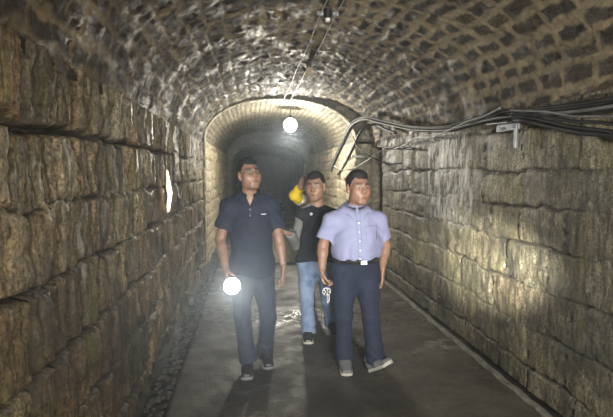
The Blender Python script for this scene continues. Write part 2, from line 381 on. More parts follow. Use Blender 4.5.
# the dark, still narrower bore behind it
XL3, XR3 = -0.64, 1.72
yd = np.linspace(Y2, Y3, 90)
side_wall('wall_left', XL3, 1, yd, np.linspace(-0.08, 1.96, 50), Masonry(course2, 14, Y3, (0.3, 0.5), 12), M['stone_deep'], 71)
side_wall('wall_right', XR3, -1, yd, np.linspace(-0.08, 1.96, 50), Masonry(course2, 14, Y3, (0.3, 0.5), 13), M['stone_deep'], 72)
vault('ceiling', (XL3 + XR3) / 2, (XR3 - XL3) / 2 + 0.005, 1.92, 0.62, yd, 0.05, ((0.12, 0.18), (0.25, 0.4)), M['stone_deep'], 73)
def step_face(name, y, outer, inner, zs_list, mat, seed, th=0.25):
    """transverse masonry face between a wider and a narrower profile: outer/inner = (cx, a, zs, b)"""
    N = 160
    def prof(cx, a, zs, b):
        x, z, L = arch(cx, a, zs, b)
        tot = L[-1] + 2 * (zs + 0.08); s = np.linspace(0, tot, N); leg = zs + 0.08
        X = np.where(s < leg, cx - a, np.where(s > leg + L[-1], cx + a, np.interp(s - leg, L, x)))
        Z = np.where(s < leg, -0.08 + s, np.where(s > leg + L[-1], -0.08 + tot - s, np.interp(s - leg, L, z)))
        return X, Z
    xo, zo = prof(*outer); xi, zi = prof(*inner)
    K = 26; w = np.linspace(0, 1, K)[None]
    X = xi[:, None] * (1 - w) + xo[:, None] * w; Z = zi[:, None] * (1 - w) + zo[:, None] * w
    mas = Masonry(list(np.arange(-0.3, 3.6, 0.105)), -1.5, 3.2, (0.16, 0.26), seed)
    e, r, cu, cv = mas(X + 0.012 * fbm2(X * 9, Z * 9, seed), Z + 0.012 * fbm2(X * 8, Z * 8, seed + 1))
    h = -0.03 * (1 - sstep(0, 0.02, e)) + (r[..., 0] - .5) * 0.03 + 0.016 * fbm2(X * 12, Z * 12, seed + 4)
    base = np.stack([X, np.full_like(X, y), Z], -1); nrm = np.zeros_like(base); nrm[..., 1] = -1
    tr = lambda a_: np.swapaxes(a_, 0, 1)
    return shell(name, tr(base), tr(nrm), tr(h), tr(r[..., 3]), tr(1 - sstep(0.008, 0.018, e)), mat, th)
step_face('wall_back', Y1, (0.72, 1.78, 2.2, 1.0), ((XL2 + XR2) / 2, (XR2 - XL2) / 2, 2.16, 0.79), None, M['stone_inner'], 81)
step_face('wall_back', Y2, (0.54, 1.5, 2.2, 0.85), ((XL3 + XR3) / 2, (XR3 - XL3) / 2, 1.92, 0.62), None, M['stone_deep'], 83)

def bm_obj(name, bm, mat, parent=None, smooth=False, loc=None):
    me = bpy.data.meshes.new(name); bm.to_mesh(me); bm.free()
    return link_mesh(name, me, mat, parent, loc, smooth)
def add_box(bm, c, s, R=None, bevel=0.0):
    M4 = Matrix.Translation([float(v) for v in c]) @ (R.to_4x4() if R is not None else Matrix.Identity(4)) @ Matrix.Diagonal((*[float(v) for v in s], 1))
    r = bmesh.ops.create_cube(bm, size=1.0, matrix=M4)
    if bevel:
        es = list({e for v in r['verts'] for e in v.link_edges})
        bmesh.ops.bevel(bm, geom=es, offset=bevel, segments=2, affect='EDGES', profile=0.5)
def add_cyl(bm, a, b, ra, rb=None, n=20):
    a, b = Vector([float(v) for v in a]), Vector([float(v) for v in b]); d = b - a
    R = d.to_track_quat('Z', 'Y').to_matrix().to_4x4()
    bmesh.ops.create_cone(bm, cap_ends=True, segments=n, radius1=ra, radius2=ra if rb is None else rb, depth=d.length, matrix=Matrix.Translation((a + b) / 2) @ R)
def add_ball(bm, c, r, n=3):
    bmesh.ops.create_icosphere(bm, subdivisions=n, radius=r, matrix=Matrix.Translation([float(v) for v in c]))
def catmull(pts, n=10):
    P = [np.asarray(p, float) for p in pts]; P = [2 * P[0] - P[1]] + P + [2 * P[-1] - P[-2]]; out = []
    for i in range(1, len(P) - 2):
        for k in range(n):
            t = k / n
            out.append(0.5 * (2 * P[i] + (P[i + 1] - P[i - 1]) * t + (2 * P[i - 1] - 5 * P[i] + 4 * P[i + 1] - P[i + 2]) * t * t + (3 * P[i] - P[i - 1] - 3 * P[i + 1] + P[i + 2]) * t ** 3))
    out.append(P[-2]); return np.array(out)
def tube_mesh(name, pts, r, n=10):
    pts = np.asarray(pts, float); N = len(pts); T = np.gradient(pts, axis=0); T /= np.linalg.norm(T, axis=1)[:, None]
    up = A(0, 0, 1) if abs(T[0][2]) < 0.9 else A(1, 0, 0)
    V = []
    for i in range(N):
        s = np.cross(T[i], up); s /= np.linalg.norm(s); up = np.cross(s, T[i])
        rr = r[i] if hasattr(r, '__len__') else r
        for k in range(n):
            a = 2 * PI * k / n; V.append(pts[i] + rr * (math.cos(a) * s + math.sin(a) * up))
    F = [[i * n + k, i * n + (k + 1) % n, (i + 1) * n + (k + 1) % n, (i + 1) * n + k] for i in range(N - 1) for k in range(n)]
    F.append(list(range(n))[::-1]); F.append([(N - 1) * n + k for k in range(n)])
    me = bpy.data.meshes.new(name); me.from_pydata([tuple(v) for v in V], [], F); me.update()
    return me

# floor: slab path between two earth gutters
def grid_floor(name, x0, x1, y0, y1, zf, mat, nx, seed, thick):
    ys = np.concatenate([np.linspace(y0, 1.5, 12)[:-1], geo(1.5, y1, 0.012)]); xs = np.linspace(x0, x1, nx)
    Yg, Xg = np.meshgrid(ys, xs, indexing='ij'); Z = zf(Xg, Yg)
    base = np.stack([Xg, Yg, np.zeros_like(Xg)], -1); nrm = np.zeros_like(base); nrm[..., 2] = 1
    return shell(name, base[:, ::1], nrm, Z, np.zeros_like(Z), np.zeros_like(Z), mat, thick)
PL, PR = -0.61, 1.955
grid_floor('floor', PL, PR, -2.5, Y3, lambda x, y: 0.006 * fbm2(x * 1.5, y * 1.5, 5, 4) * np.minimum(1, np.minimum(x - PL, PR - x) * 8 + .2) - 0.002, M['floor'], 90, 1, 0.2)
grid_floor('floor', -0.95, PL, -2.5, Y3, lambda x, y: -0.05 + 0.05 * fbm2(x * 6, y * 4, 7, 5) + 0.02 * sstep(-0.72, -0.9, x), M['soil'], 24, 2, 0.2)
grid_floor('floor', PR, 2.5, -2.5, Y3, lambda x, y: -0.10 + 0.03 * fbm2(x * 9, y * 5, 9, 4), M['soil'], 22, 3, 0.2)
# kerb that edges the gutter on the right
ky = np.concatenate([np.linspace(-2.5, 1.5, 10)[:-1], geo(1.5, 7.9, 0.012)])
kv, kq = [], []
prof = [(-0.022, -0.12), (-0.026, 0.012), (-0.016, 0.026), (0.018, 0.026), (0.026, 0.014), (0.026, -0.12)]
wob = 0.012 * fbm2(ky * 0.9, ky * 0, 3, 3); wz = 0.012 * fbm2(ky * 2.5, ky * 0 + 4, 3, 4)
for i, y in enumerate(ky):
    for (dx, dz) in prof:
        kv.append((1.965 + dx + wob[i] + 0.006 * math.sin(i * 7.1 + dz * 90), y, dz + (wz[i] if dz > 0 else 0)))
k = len(prof)
for i in range(len(ky) - 1):
    for j in range(k): kq.append([i * k + j, i * k + (j + 1) % k, (i + 1) * k + (j + 1) % k, (i + 1) * k + j][::-1])
kq += [list(range(k)), [(len(ky) - 1) * k + j for j in range(k)][::-1]]
me = bpy.data.meshes.new('trim'); me.from_pydata(kv, [], kq)
tag(link_mesh('trim_1', me, M['kerb'], smooth=False), kind='structure')

# broken stone in the left gutter: gravel nobody could count
rg = np.random.RandomState(4)
def rock_verts(r, seed):
    bm = bmesh.new(); bmesh.ops.create_icosphere(bm, subdivisions=2, radius=1)
    v = np.array([w.co[:] for w in bm.verts]); f = [[w.index for w in fc.verts] for fc in bm.faces]; bm.free()
    n = noise3(v * 1.3 + seed * 3.7, seed); d = v * (1 + 0.7 * n)[:, None] * A(1, 0.8, 0.6) * r
    return d, f
gv, gf = [], []; protos = [rock_verts(1, s) for s in range(10)]
for i in range(650):
    y = 1.6 + 9 * rg.rand() ** 1.5; x = rg.uniform(-0.76, -0.63) if i % 6 else rg.uniform(2.05, 2.085)
    if x > 0: y = min(y, 1.6 + (y * 7.3) % 5.4)
    r = rg.uniform(0.008, 0.028) * (1.5 if rg.rand() < 0.08 else 1); v, f = protos[rg.randint(10)]
    a = rg.rand() * 6.3; R = np.array([[math.cos(a), -math.sin(a), 0], [math.sin(a), math.cos(a), 0], [0, 0, 1]])
    zb = -0.03 if x < 0 else -0.09
    if x < -0.72: zb += 0.02
    n0 = sum(len(q) for q in gv); gv.append((v * r) @ R.T + A(x, y, zb + r * 0.3)); gf += [[q + n0 for q in t] for t in f]
me = bpy.data.meshes.new('gravel'); me.from_pydata(np.concatenate(gv).tolist(), [], gf)
tag(link_mesh('gravel', me, M['rubble']), 'loose dark gravel and stone chips lying in the gutters beside the path', 'gravel', kind='stuff')

# ------------------------------------------------------------------ cables on the right wall
def wall_cable(pts, r, mat, label, group='cables strung along the right wall', name='cable'):
    P = []
    for p in pts:
        px, py, X = p
        P.append(on_x(px, py, X))
    me = tube_mesh(name, catmull(P, 10), r, 8)
    return tag(link_mesh(name, me, mat), label, 'cable', group)
XW = 2.05
bundle = [(640, 96, 2.05), (613, 101.5, 2.05), (575, 107, 2.05), (535, 111, 2.05), (500, 114.5, 2.04), (473, 121, 2.05), (447, 127.5, 2.05), (416, 127.5, 2.05), (396, 124, 2.02), (380, 120.5, 1.95), (366, 117.5, 1.84), (353, 124, 1.74), (345, 139, 1.70), (336, 158, 1.70), (331, 170, 1.70)]
def off(pts, dx, dz):
    P = [on_x(*p) + A(dx, 0, dz) for p in pts]
    if pts[0][0] > 630: P = [P[0] + A(0.0, -1.9, -0.03), P[0] + A(0.0, -1.0, -0.07)] + P
    return P
def cable3(P, r, mat, label, group='cables strung along the right wall'):
    return tag(link_mesh('cable', tube_mesh('cable', catmull(P, 10), r, 8), mat), label, 'cable', group)
for dx, dz, r, mt in ((0, 0, 0.016, 'cable'), (0.01, -0.036, 0.014, 'cable'), (-0.032, 0.012, 0.011, 'cable'), (-0.03, -0.03, 0.012, 'cable_grey')):
    cable3(off(bundle, dx, dz), r, M[mt], 'pale grey cable in front of the black ones in the bundle along the right wall' if mt == 'cable_grey' else 'black cable of the long bundle that bends down past the inner arch')
FAN = [((640, 142, 2.06), (613, 135, 2.06), (585, 133, 2.05), (553, 127, 2.05), (527, 121, 2.03), (512, 120.5, 1.96)), ((640, 133, 2.06), (613, 130.5, 2.06), (575, 126, 2.05), (540, 118, 2.03), (517, 115.5, 1.97)),
       ((640, 124, 2.06), (613, 122.5, 2.06), (583, 121, 2.05), (553, 116, 2.03), (522, 113, 1.97)), ((640, 116, 2.07), (613, 116.5, 2.06), (590, 116.5, 2.06), (560, 112, 2.03), (525, 110.5, 1.97))]
for dx, pts, r, mt, lab in zip((0, -.05, -.08, -.11), FAN, (0.017, 0.011, 0.010, 0.008), ('cable', 'cable', 'cable', 'cable_grey'), ('thick black cable sagging lowest to the right of the grey bracket', 'thinner black cable sagging just above the thickest one right of the bracket',
        'middle black cable fanning out right of the grey bracket', 'thin grey wire fanning out just under the upper black bundle')):
    cable3(off(pts, dx, 0), r, M[mt], lab)
cable3(off([(500, 108, 1.98), (484, 116, 1.98), (466, 122, 1.97), (447, 131, 1.97), (432, 137, 2.0), (416, 138.5, 2.02), (404, 145, 2.02), (394, 149, 2.0), (379, 152, 1.88), (368, 160, 1.78), (354, 168, 1.72), (342, 170, 1.66), (334, 166, 1.63)], 0, 0), 0.009, M['wire'], 'pale thin wire that drops off the bundle and loops low toward the inner arch')
cable3(off([(396, 131, 2.08), (386, 127.5, 2.04), (374, 122.5, 1.99), (362, 128, 1.83), (353, 146, 1.76), (345, 163, 1.75), (338, 173, 1.75)], 0, -0.03), 0.022, M['cable'], 'thick black cable bending down beside the inner arch behind the bundle')
cable3(off([(353, 136, 1.66), (357, 146, 1.68), (365, 153, 1.72), (375, 159, 1.82), (389, 164, 1.95), (402, 163, 2.06)], 0, 0), 0.009, M['cable'], 'slack black wire crossing the brick face above the man in pale blue')
cable3(off([(378, 146, 1.98), (388, 147.5, 2.03), (400, 147.5, 2.07), (414, 149, 2.08)], 0, 0), 0.016, M['cable'], 'short thick black cable end lying level on the brick face')
t = tag(empty('conduit_stub', on_x(358, 156.5, 1.80)), 'short white conduit piece sticking out level from the inner arch corner', 'conduit')
bm = bmesh.new(); add_cyl(bm, (-0.10, -0.03, 0.0), (0.12, 0.02, 0.0), 0.02, 0.02); bm_obj('pipe', bm, M['white_plastic'], t, True)
bm = bmesh.new(); add_cyl(bm, (-0.115, -0.034, 0.0), (-0.085, -0.027, 0.0), 0.025); bm_obj('collar', bm, M['white_plastic'], t, True)
# bracket
bp = on_x(505, 123.5, 2.08)
t = tag(empty('cable_bracket', bp), 'grey steel bracket holding up the cable bundle on the right wall', 'bracket')
bm = bmesh.new(); add_box(bm, (-0.03, 0, 0.0), (0.10, 0.33, 0.012), Matrix.Rotation(0.05, 3, 'X'), 0.003); bm_obj('shelf', bm, M['steel'], t)
bm = bmesh.new(); add_box(bm, (0.025, 0, -0.03), (0.012, 0.33, 0.06), None, 0.003); bm_obj('back_plate', bm, M['steel'], t)
bm = bmesh.new(); add_box(bm, (0.025, -0.12, -0.11), (0.02, 0.035, 0.2), None, 0.003); bm_obj('strap', bm, M['steel'], t)
for sy in (-0.1, 0.1):
    bm = bmesh.new(); add_cyl(bm, (0.0, sy, -0.035), (0.025, sy, -0.035), 0.012, n=6); bm_obj('bolt', bm, M['steel'], t)

# ------------------------------------------------------------------ ceiling wires, fittings, lamp
xv, zv, Lv = arch((XL + XR) / 2, (XR - XL) / 2, 2.1, 0.9)
def crown(x): return float(np.interp(x, xv, zv))
for px0, px1, lab in ((345, 300, 'right-hand thin pale wire strung lengthwise under the vault crown'), (329, 295, 'left-hand thin pale wire strung lengthwise under the vault crown')):
    xa = 0.70 if px0 == 345 else 0.575
    ya = np.linspace(1.5, 8.4, 24)
    pts = [A(xa + 0.01 * math.sin(y * 3), y, crown(xa) - 0.055 - 0.018 * abs(math.sin(y * 1.35)) - 0.06 * max(0, (y - 7.9) / .5)) for y in ya]
    tag(link_mesh('ceiling_wire', tube_mesh('ceiling_wire', pts, 0.0045, 8), M['wire']), lab, 'wire', 'wires under the vault crown')
t = tag(empty('junction_box', (0.71, 5.62, crown(0.71) - 0.01)), 'small tan junction box hanging from the vault crown under a dark mount', 'box')
bm = bmesh.new(); add_box(bm, (0, 0, -0.105), (0.085, 0.06, 0.10), None, 0.008); bm_obj('box_body', bm, M['tan_box'], t)
bm = bmesh.new(); add_box(bm, (0, 0, -0.028), (0.06, 0.05, 0.056), None, 0.004); bm_obj('mount', bm, M['dark_plastic'], t)
t = tag(empty('lamp_holder', (0.645, 3.85, crown(0.645) - 0.005)), 'unlit lamp holder fixed between the two wires at the vault crown', 'lamp')
bm = bmesh.new(); add_cyl(bm, (0, 0, 0.02), (0, 0, -0.06), 0.035, 0.03); bm_obj('base', bm, M['dark_plastic'], t, False)
bm = bmesh.new(); add_cyl(bm, (0, 0, -0.06), (0, 0, -0.085), 0.022, 0.02); bm_obj('socket', bm, M['white_plastic'], t, False)
for sx in (-1, 1):
    bm = bmesh.new(); add_box(bm, (0.065 * sx, 0, -0.02), (0.055, 0.03, 0.03), None, 0.004); bm_obj('clip', bm, M['steel'], t)
LAMP = A(0.78, 9.2, 2.60)
t = tag(empty('hanging_lamp', LAMP), 'glowing round lamp hanging from the inner arch crown', 'lamp')
bm = bmesh.new(); add_ball(bm, (0, 0, 0), 0.14, 3); bm_obj('globe', bm, emit_mat('lamp_glow', (1.0, 0.95, 0.82), 12.0), t, True)
bm = bmesh.new(); add_cyl(bm, (0, 0, 0.12), (0, 0, 0.19), 0.035, 0.028); bm_obj('cap', bm, M['dark_plastic'], t, True)
bm = bmesh.new(); add_cyl(bm, (0, 0, 0.19), (0, 0, 0.29), 0.006); bm_obj('cord', bm, M['dark_plastic'], t, True)

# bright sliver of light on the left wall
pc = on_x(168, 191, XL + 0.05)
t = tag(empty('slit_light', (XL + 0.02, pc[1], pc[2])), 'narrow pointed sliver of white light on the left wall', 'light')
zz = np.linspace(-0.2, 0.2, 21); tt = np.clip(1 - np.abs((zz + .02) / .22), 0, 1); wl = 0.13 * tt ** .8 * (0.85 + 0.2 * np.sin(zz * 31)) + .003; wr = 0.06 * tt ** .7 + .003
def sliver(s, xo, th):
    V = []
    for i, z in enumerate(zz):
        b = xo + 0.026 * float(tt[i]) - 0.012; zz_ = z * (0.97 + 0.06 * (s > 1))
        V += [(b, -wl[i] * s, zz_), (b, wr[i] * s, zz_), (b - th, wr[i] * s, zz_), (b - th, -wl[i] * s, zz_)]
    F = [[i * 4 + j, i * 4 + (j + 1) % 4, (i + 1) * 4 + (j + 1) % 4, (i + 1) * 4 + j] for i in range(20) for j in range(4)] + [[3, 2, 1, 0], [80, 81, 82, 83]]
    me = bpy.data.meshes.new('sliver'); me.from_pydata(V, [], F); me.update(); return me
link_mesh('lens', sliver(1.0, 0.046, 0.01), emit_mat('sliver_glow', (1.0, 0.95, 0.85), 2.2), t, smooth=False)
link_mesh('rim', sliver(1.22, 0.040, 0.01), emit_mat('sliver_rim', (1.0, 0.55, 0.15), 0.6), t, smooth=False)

# pale low block across the passage and the heap behind it
t = tag(empty('concrete_block', (0.62, 8.35, 0)), 'low pale concrete block standing across the path behind the walkers', 'block')
bm = bmesh.new(); add_box(bm, (0, 0, 0.26), (0.66, 0.4, 0.52), None, 0.02); bm_obj('body', bm, M['pale_concrete'], t)
bm = bmesh.new(); add_box(bm, (0, -0.02, 0.03), (0.72, 0.46, 0.06), None, 0.01); bm_obj('footing', bm, M['pale_concrete'], t)
rg = np.random.RandomState(9)
vv, ff = [], []
for i in range(240):
    u, w = rg.normal(0, 0.4), rg.normal(0, 1.3); hgt = 1.15 * math.exp(-(u * u) / 0.5 - (w / 1.6) ** 2)
    r = rg.uniform(0.07, 0.17); v, f = protos[rg.randint(10)]
    n0 = sum(len(q) for q in vv); vv.append(v * r + A(np.clip(0.5 + u, -0.4, 1.5), 18.5 + w, rg.rand() * hgt + 0.05)); ff += [[q + n0 for q in g_] for g_ in f]
me = bpy.data.meshes.new('rubble_heap'); me.from_pydata(np.concatenate(vv).tolist(), [], ff)
tag(link_mesh('rubble_heap', me, M['rubble']), 'heap of dark broken stone blocking the far dark end of the tunnel', 'rubble', kind='stuff')
bm = bmesh.new(); add_box(bm, (0.6, Y3 + 0.1, 1.3), (3.4, 0.3, 3.0)); tag(bm_obj('wall_back', bm, M['stone_deep']), kind='structure')

#PEOPLE#
# ------------------------------------------------------------------ people: smooth distance fields turned into meshes
def unit(v): v = np.asarray(v, float); return v / (np.linalg.norm(v) + 1e-12)
def rotz(a): c, s = math.cos(a), math.sin(a); return np.array([[c, -s, 0], [s, c, 0], [0, 0, 1.0]])
def rotx(a): c, s = math.cos(a), math.sin(a); return np.array([[1.0, 0, 0], [0, c, -s], [0, s, c]])
def roty(a): c, s = math.cos(a), math.sin(a); return np.array([[c, 0, s], [0, 1.0, 0], [-s, 0, c]])
class Prim:
    def __init__(s, fn, lo, hi): s.fn, s.lo, s.hi = fn, np.asarray(lo, float), np.asarray(hi, float)
def cone(a, b, ra, rb, clip=None):
    a, b = np.asarray(a, float), np.asarray(b, float); d = b - a; L2 = max(d @ d, 1e-9)
    def fn(P):
        t = np.clip((P - a) @ d / L2, 0, 1)
        r = np.linalg.norm(P - a - t[..., None] * d, axis=-1) - (ra + (rb - ra) * t)
        if clip is not None: r = np.maximum(r, (P - clip[0]) @ clip[1])
        return r
    m = max(ra, rb); return Prim(fn, np.minimum(a, b) - m, np.maximum(a, b) + m)
def fcone(a, b, ra, rb, w, n):
    """capsule widened by w along the unit direction n"""
    a, b, n = np.asarray(a, float), np.asarray(b, float), unit(n); d = b - a; L2 = max(d @ d, 1e-9)
    def fn(P):
        t = np.clip((P - a) @ d / L2, 0, 1); q = P - a - t[..., None] * d
        k = q @ n; q = q - np.clip(k, -w, w)[..., None] * n
        return np.linalg.norm(q, axis=-1) - (ra + (rb - ra) * t)
    m = max(ra, rb) + w; return Prim(fn, np.minimum(a, b) - m, np.maximum(a, b) + m)
def ell(c, r, R=None, clip=None):
    c, r = np.asarray(c, float), np.asarray(r, float)
    def fn(P):
        q = P - c
        if R is not None: q = q @ R
        k0 = np.linalg.norm(q / r, axis=-1); k1 = np.linalg.norm(q / (r * r), axis=-1)
        d = k0 * (k0 - 1) / np.maximum(k1, 1e-9)
        if clip is not None: d = np.maximum(d, (P - clip[0]) @ clip[1])
        return d
    m = r if R is None else np.full(3, r.max()); return Prim(fn, c - m, c + m)
class Field:
    def __init__(s, lo, hi, h):
        s.lo, s.h = np.asarray(lo, float), h
        s.n = np.ceil((np.asarray(hi) - s.lo) / h).astype(int) + 1
        s.f = np.full(s.n, 0.5, dtype=np.float32)
    def sl(s, lo, hi, m):
        a = np.clip(np.floor((lo - m - s.lo) / s.h).astype(int), 0, s.n); b = np.clip(np.ceil((hi + m - s.lo) / s.h).astype(int) + 1, 0, s.n)
        return tuple(slice(i, j) for i, j in zip(a, b)), a, b
    def pts(s, a, b):
        g = np.meshgrid(*[s.lo[i] + s.h * np.arange(a[i], b[i]) for i in range(3)], indexing='ij'); return np.stack(g, -1)
    def add(s, p, k=0.0):
        sl, a, b = s.sl(p.lo, p.hi, k + 3 * s.h)
        if np.any(b <= a): return
        d = p.fn(s.pts(a, b)); f = s.f[sl]
        if k > 0:
            h = np.clip(0.5 + 0.5 * (f - d) / k, 0, 1); s.f[sl] = f + (d - f) * h - k * h * (1 - h)
        else: s.f[sl] = np.minimum(f, d)
    def sub(s, p, k=0.0):
        sl, a, b = s.sl(p.lo, p.hi, k + 2 * s.h)
        if np.any(b <= a): return
        d = -p.fn(s.pts(a, b)); f = s.f[sl]
        if k > 0:
            h = np.clip(0.5 - 0.5 * (f - d) / k, 0, 1); s.f[sl] = f + (d - f) * h + k * h * (1 - h)
        else: s.f[sl] = np.maximum(f, d)
    def warp(s, fn, band=0.05):
        m = np.abs(s.f) < band; I = np.argwhere(m); P = s.lo + s.h * I
        s.f[m] += fn(P).astype(np.float32)
    def clip(s, fn):
        P = s.pts(np.zeros(3, int), s.n); s.f = np.maximum(s.f, fn(P)).astype(np.float32)
    def sample(s, P):
        q = (np.asarray(P, float) - s.lo) / s.h; i = np.clip(np.floor(q).astype(int), 0, s.n - 2); t = q - i; r = 0
        for dx in (0, 1):
            for dy in (0, 1):
                for dz in (0, 1):
                    w = (t[..., 0] if dx else 1 - t[..., 0]) * (t[..., 1] if dy else 1 - t[..., 1]) * (t[..., 2] if dz else 1 - t[..., 2])
                    r = r + w * s.f[i[..., 0] + dx, i[..., 1] + dy, i[..., 2] + dz]
        return r
    def hit(s, o, d, L=0.6, outside=0.0):
        """first point from o along d where the field turns solid (march in from outside)"""
        t = np.linspace(0, L, 300); P = np.asarray(o, float) + t[:, None] * unit(d); v = s.sample(P)
        w = np.where(v < outside)[0]
        return P[w[0]] if len(w) else None
    def mesh(s, relax=1):
        f = s.f; ins = f < 0; n = s.n
        c = [ins[dx:n[0] - 1 + dx, dy:n[1] - 1 + dy, dz:n[2] - 1 + dz] for dx in (0, 1) for dy in (0, 1) for dz in (0, 1)]
        cnt = sum(x.astype(np.int8) for x in c); mask = (cnt > 0) & (cnt < 8); I = np.argwhere(mask)
        vid = np.full(mask.shape, -1, dtype=np.int64); vid[tuple(I.T)] = np.arange(len(I))
        acc = np.zeros((len(I), 3)); num = np.zeros(len(I))
        cor = [A(dx, dy, dz).astype(int) for dx in (0, 1) for dy in (0, 1) for dz in (0, 1)]
        for p in cor:
            for ax in range(3):
                if p[ax]: continue
                q = p.copy(); q[ax] = 1
                fa = f[tuple((I + p).T)]; fb = f[tuple((I + q).T)]; m = (fa < 0) != (fb < 0)
                t = np.where(m, fa / np.where(m, fa - fb, 1), 0)
                pt = p + np.outer(t, (q - p)); acc[m] += pt[m]; num[m] += 1
        V = s.lo + s.h * (I + acc / num[:, None]); Q = []
        for ax in range(3):
            u, v = (ax + 1) % 3, (ax + 2) % 3
            a = [slice(None)] * 3; b = [slice(None)] * 3; a[ax] = slice(0, -1); b[ax] = slice(1, None)
            E = ins[tuple(a)] != ins[tuple(b)]; J = np.argwhere(E)
            J = J[(J[:, u] > 0) & (J[:, v] > 0) & (J[:, u] < n[u] - 1) & (J[:, v] < n[v] - 1)]
            du = np.zeros(3, int); du[u] = 1; dv = np.zeros(3, int); dv[v] = 1
            q = np.stack([vid[tuple((J - du - dv).T)], vid[tuple((J - dv).T)], vid[tuple(J.T)], vid[tuple((J - du).T)]], -1)
            fl = ~ins[tuple(J.T)]; q[fl] = q[fl][:, ::-1]; Q.append(q)
        Q = np.concatenate(Q)
        for _ in range(relax):
            S = np.zeros_like(V); N = np.zeros(len(V))
            for i in range(4):
                for j in (1, 3):
                    np.add.at(S, Q[:, i], V[Q[:, (i + j) % 4]]); np.add.at(N, Q[:, i], 1)
            V = V * 0.5 + 0.5 * S / np.maximum(N, 1)[:, None]
        return V, Q
def fmesh(name, F, mat, parent, relax=1, cols=None):
    V, Q = F.mesh(relax); me = quads_mesh(name, V, Q)
    if cols is not None: cattr(me, 'tone', cols(V))
    return link_mesh(name, me, mat, parent)

def skin_mat():
    m, nt, bs = new_mat('skin'); g = NT(nt); v = g.coords()
    c = g.attr('tone', 'Color')
    g.l(g.mix(1.0, c, g.ramp(g.noise(v, 45, 3), [(0.3, 0.88), (0.7, 1.08)]), 'MULTIPLY'), bs.inputs['Base Color'])
    bs.inputs['Roughness'].default_value = 0.5; bs.inputs['Subsurface Weight'].default_value = 0.12
    bs.inputs['Subsurface Radius'].default_value = (0.012, 0.005, 0.003); bs.inputs['Subsurface Scale'].default_value = 0.6
    g.l(g.bump(g.noise(v, 260, 2), 0.1, 0.001), bs.inputs['Normal'])
    return m
M['skin'] = skin_mat()
def hair_mat():
    m, nt, bs = new_mat('black_hair'); g = NT(nt); v = g.coords((1, 1, 0.35))
    n = g.noise(v, 160, 3, 0.7)
    g.l(g.ramp(n, [(0.35, (0.006, 0.006, 0.007)), (0.7, (0.03, 0.028, 0.027))]), bs.inputs['Base Color'])
    bs.inputs['Roughness'].default_value = 0.7; bs.inputs['Specular IOR Level'].default_value = 0.25; g.l(g.bump(n, 0.6, 0.004), bs.inputs['Normal'])
    return m
M['hair'] = hair_mat()
def glass_mat():
    m, nt, bs = new_mat('spectacle_glass'); nt.nodes.remove(bs)
    out = [n for n in nt.nodes if n.type == 'OUTPUT_MATERIAL'][0]
    tr = nt.nodes.new('ShaderNodeBsdfTransparent'); gl = nt.nodes.new('ShaderNodeBsdfGlossy'); gl.inputs['Roughness'].default_value = 0.03
    mx = nt.nodes.new('ShaderNodeMixShader'); mx.inputs[0].default_value = 0.07
    nt.links.new(tr.outputs[0], mx.inputs[1]); nt.links.new(gl.outputs[0], mx.inputs[2]); nt.links.new(mx.outputs[0], out.inputs[0])
    return m
M['glass'] = glass_mat()
M['navy'] = cloth_mat('navy_knit', (0.008, 0.012, 0.028), 0.25)
M['black_tee'] = cloth_mat('black_jersey', (0.008, 0.009, 0.012), 0.25)
M['grey_sleeve'] = cloth_mat('grey_jersey', (0.16, 0.165, 0.15), 0.15)
M['pale_blue'] = cloth_mat('pale_blue_shirting', (0.26, 0.27, 0.41), 0.06, 0.75)
M['yellow'] = cloth_mat('yellow_hivis', (0.80, 0.56, 0.02), 0.1, 0.7)
M['dark_trouser'] = cloth_mat('dark_slate_trousering', (0.020, 0.026, 0.042), 0.2)
M['navy_trouser'] = cloth_mat('navy_trousering', (0.013, 0.018, 0.038), 0.2)
M['jeans'] = cloth_mat('washed_denim', (0.17, 0.235, 0.36), 0.2, tint=(0.25, 0.32, 0.45))
M['work_trouser'] = cloth_mat('dark_work_trousering', (0.025, 0.025, 0.03), 0.2)
M['leather'] = plain('black_leather', (0.02, 0.019, 0.018), 0.35, vary=0.3, bump=0.2, bscale=120)
M['suede'] = plain('grey_suede', (0.13, 0.13, 0.135), 0.8, vary=0.2, bump=0.2)
M['sole_pale'] = plain('pale_rubber', (0.42, 0.41, 0.36), 0.7, vary=0.12)
M['sole_grey'] = plain('grey_rubber', (0.2, 0.2, 0.2), 0.7, vary=0.12)
M['reflective'] = plain('reflective_tape', (0.8, 0.82, 0.82), 0.3, 0.2, vary=0.04)
M['badge'] = plain('pale_thread', (0.55, 0.6, 0.65), 0.6, vary=0.05)

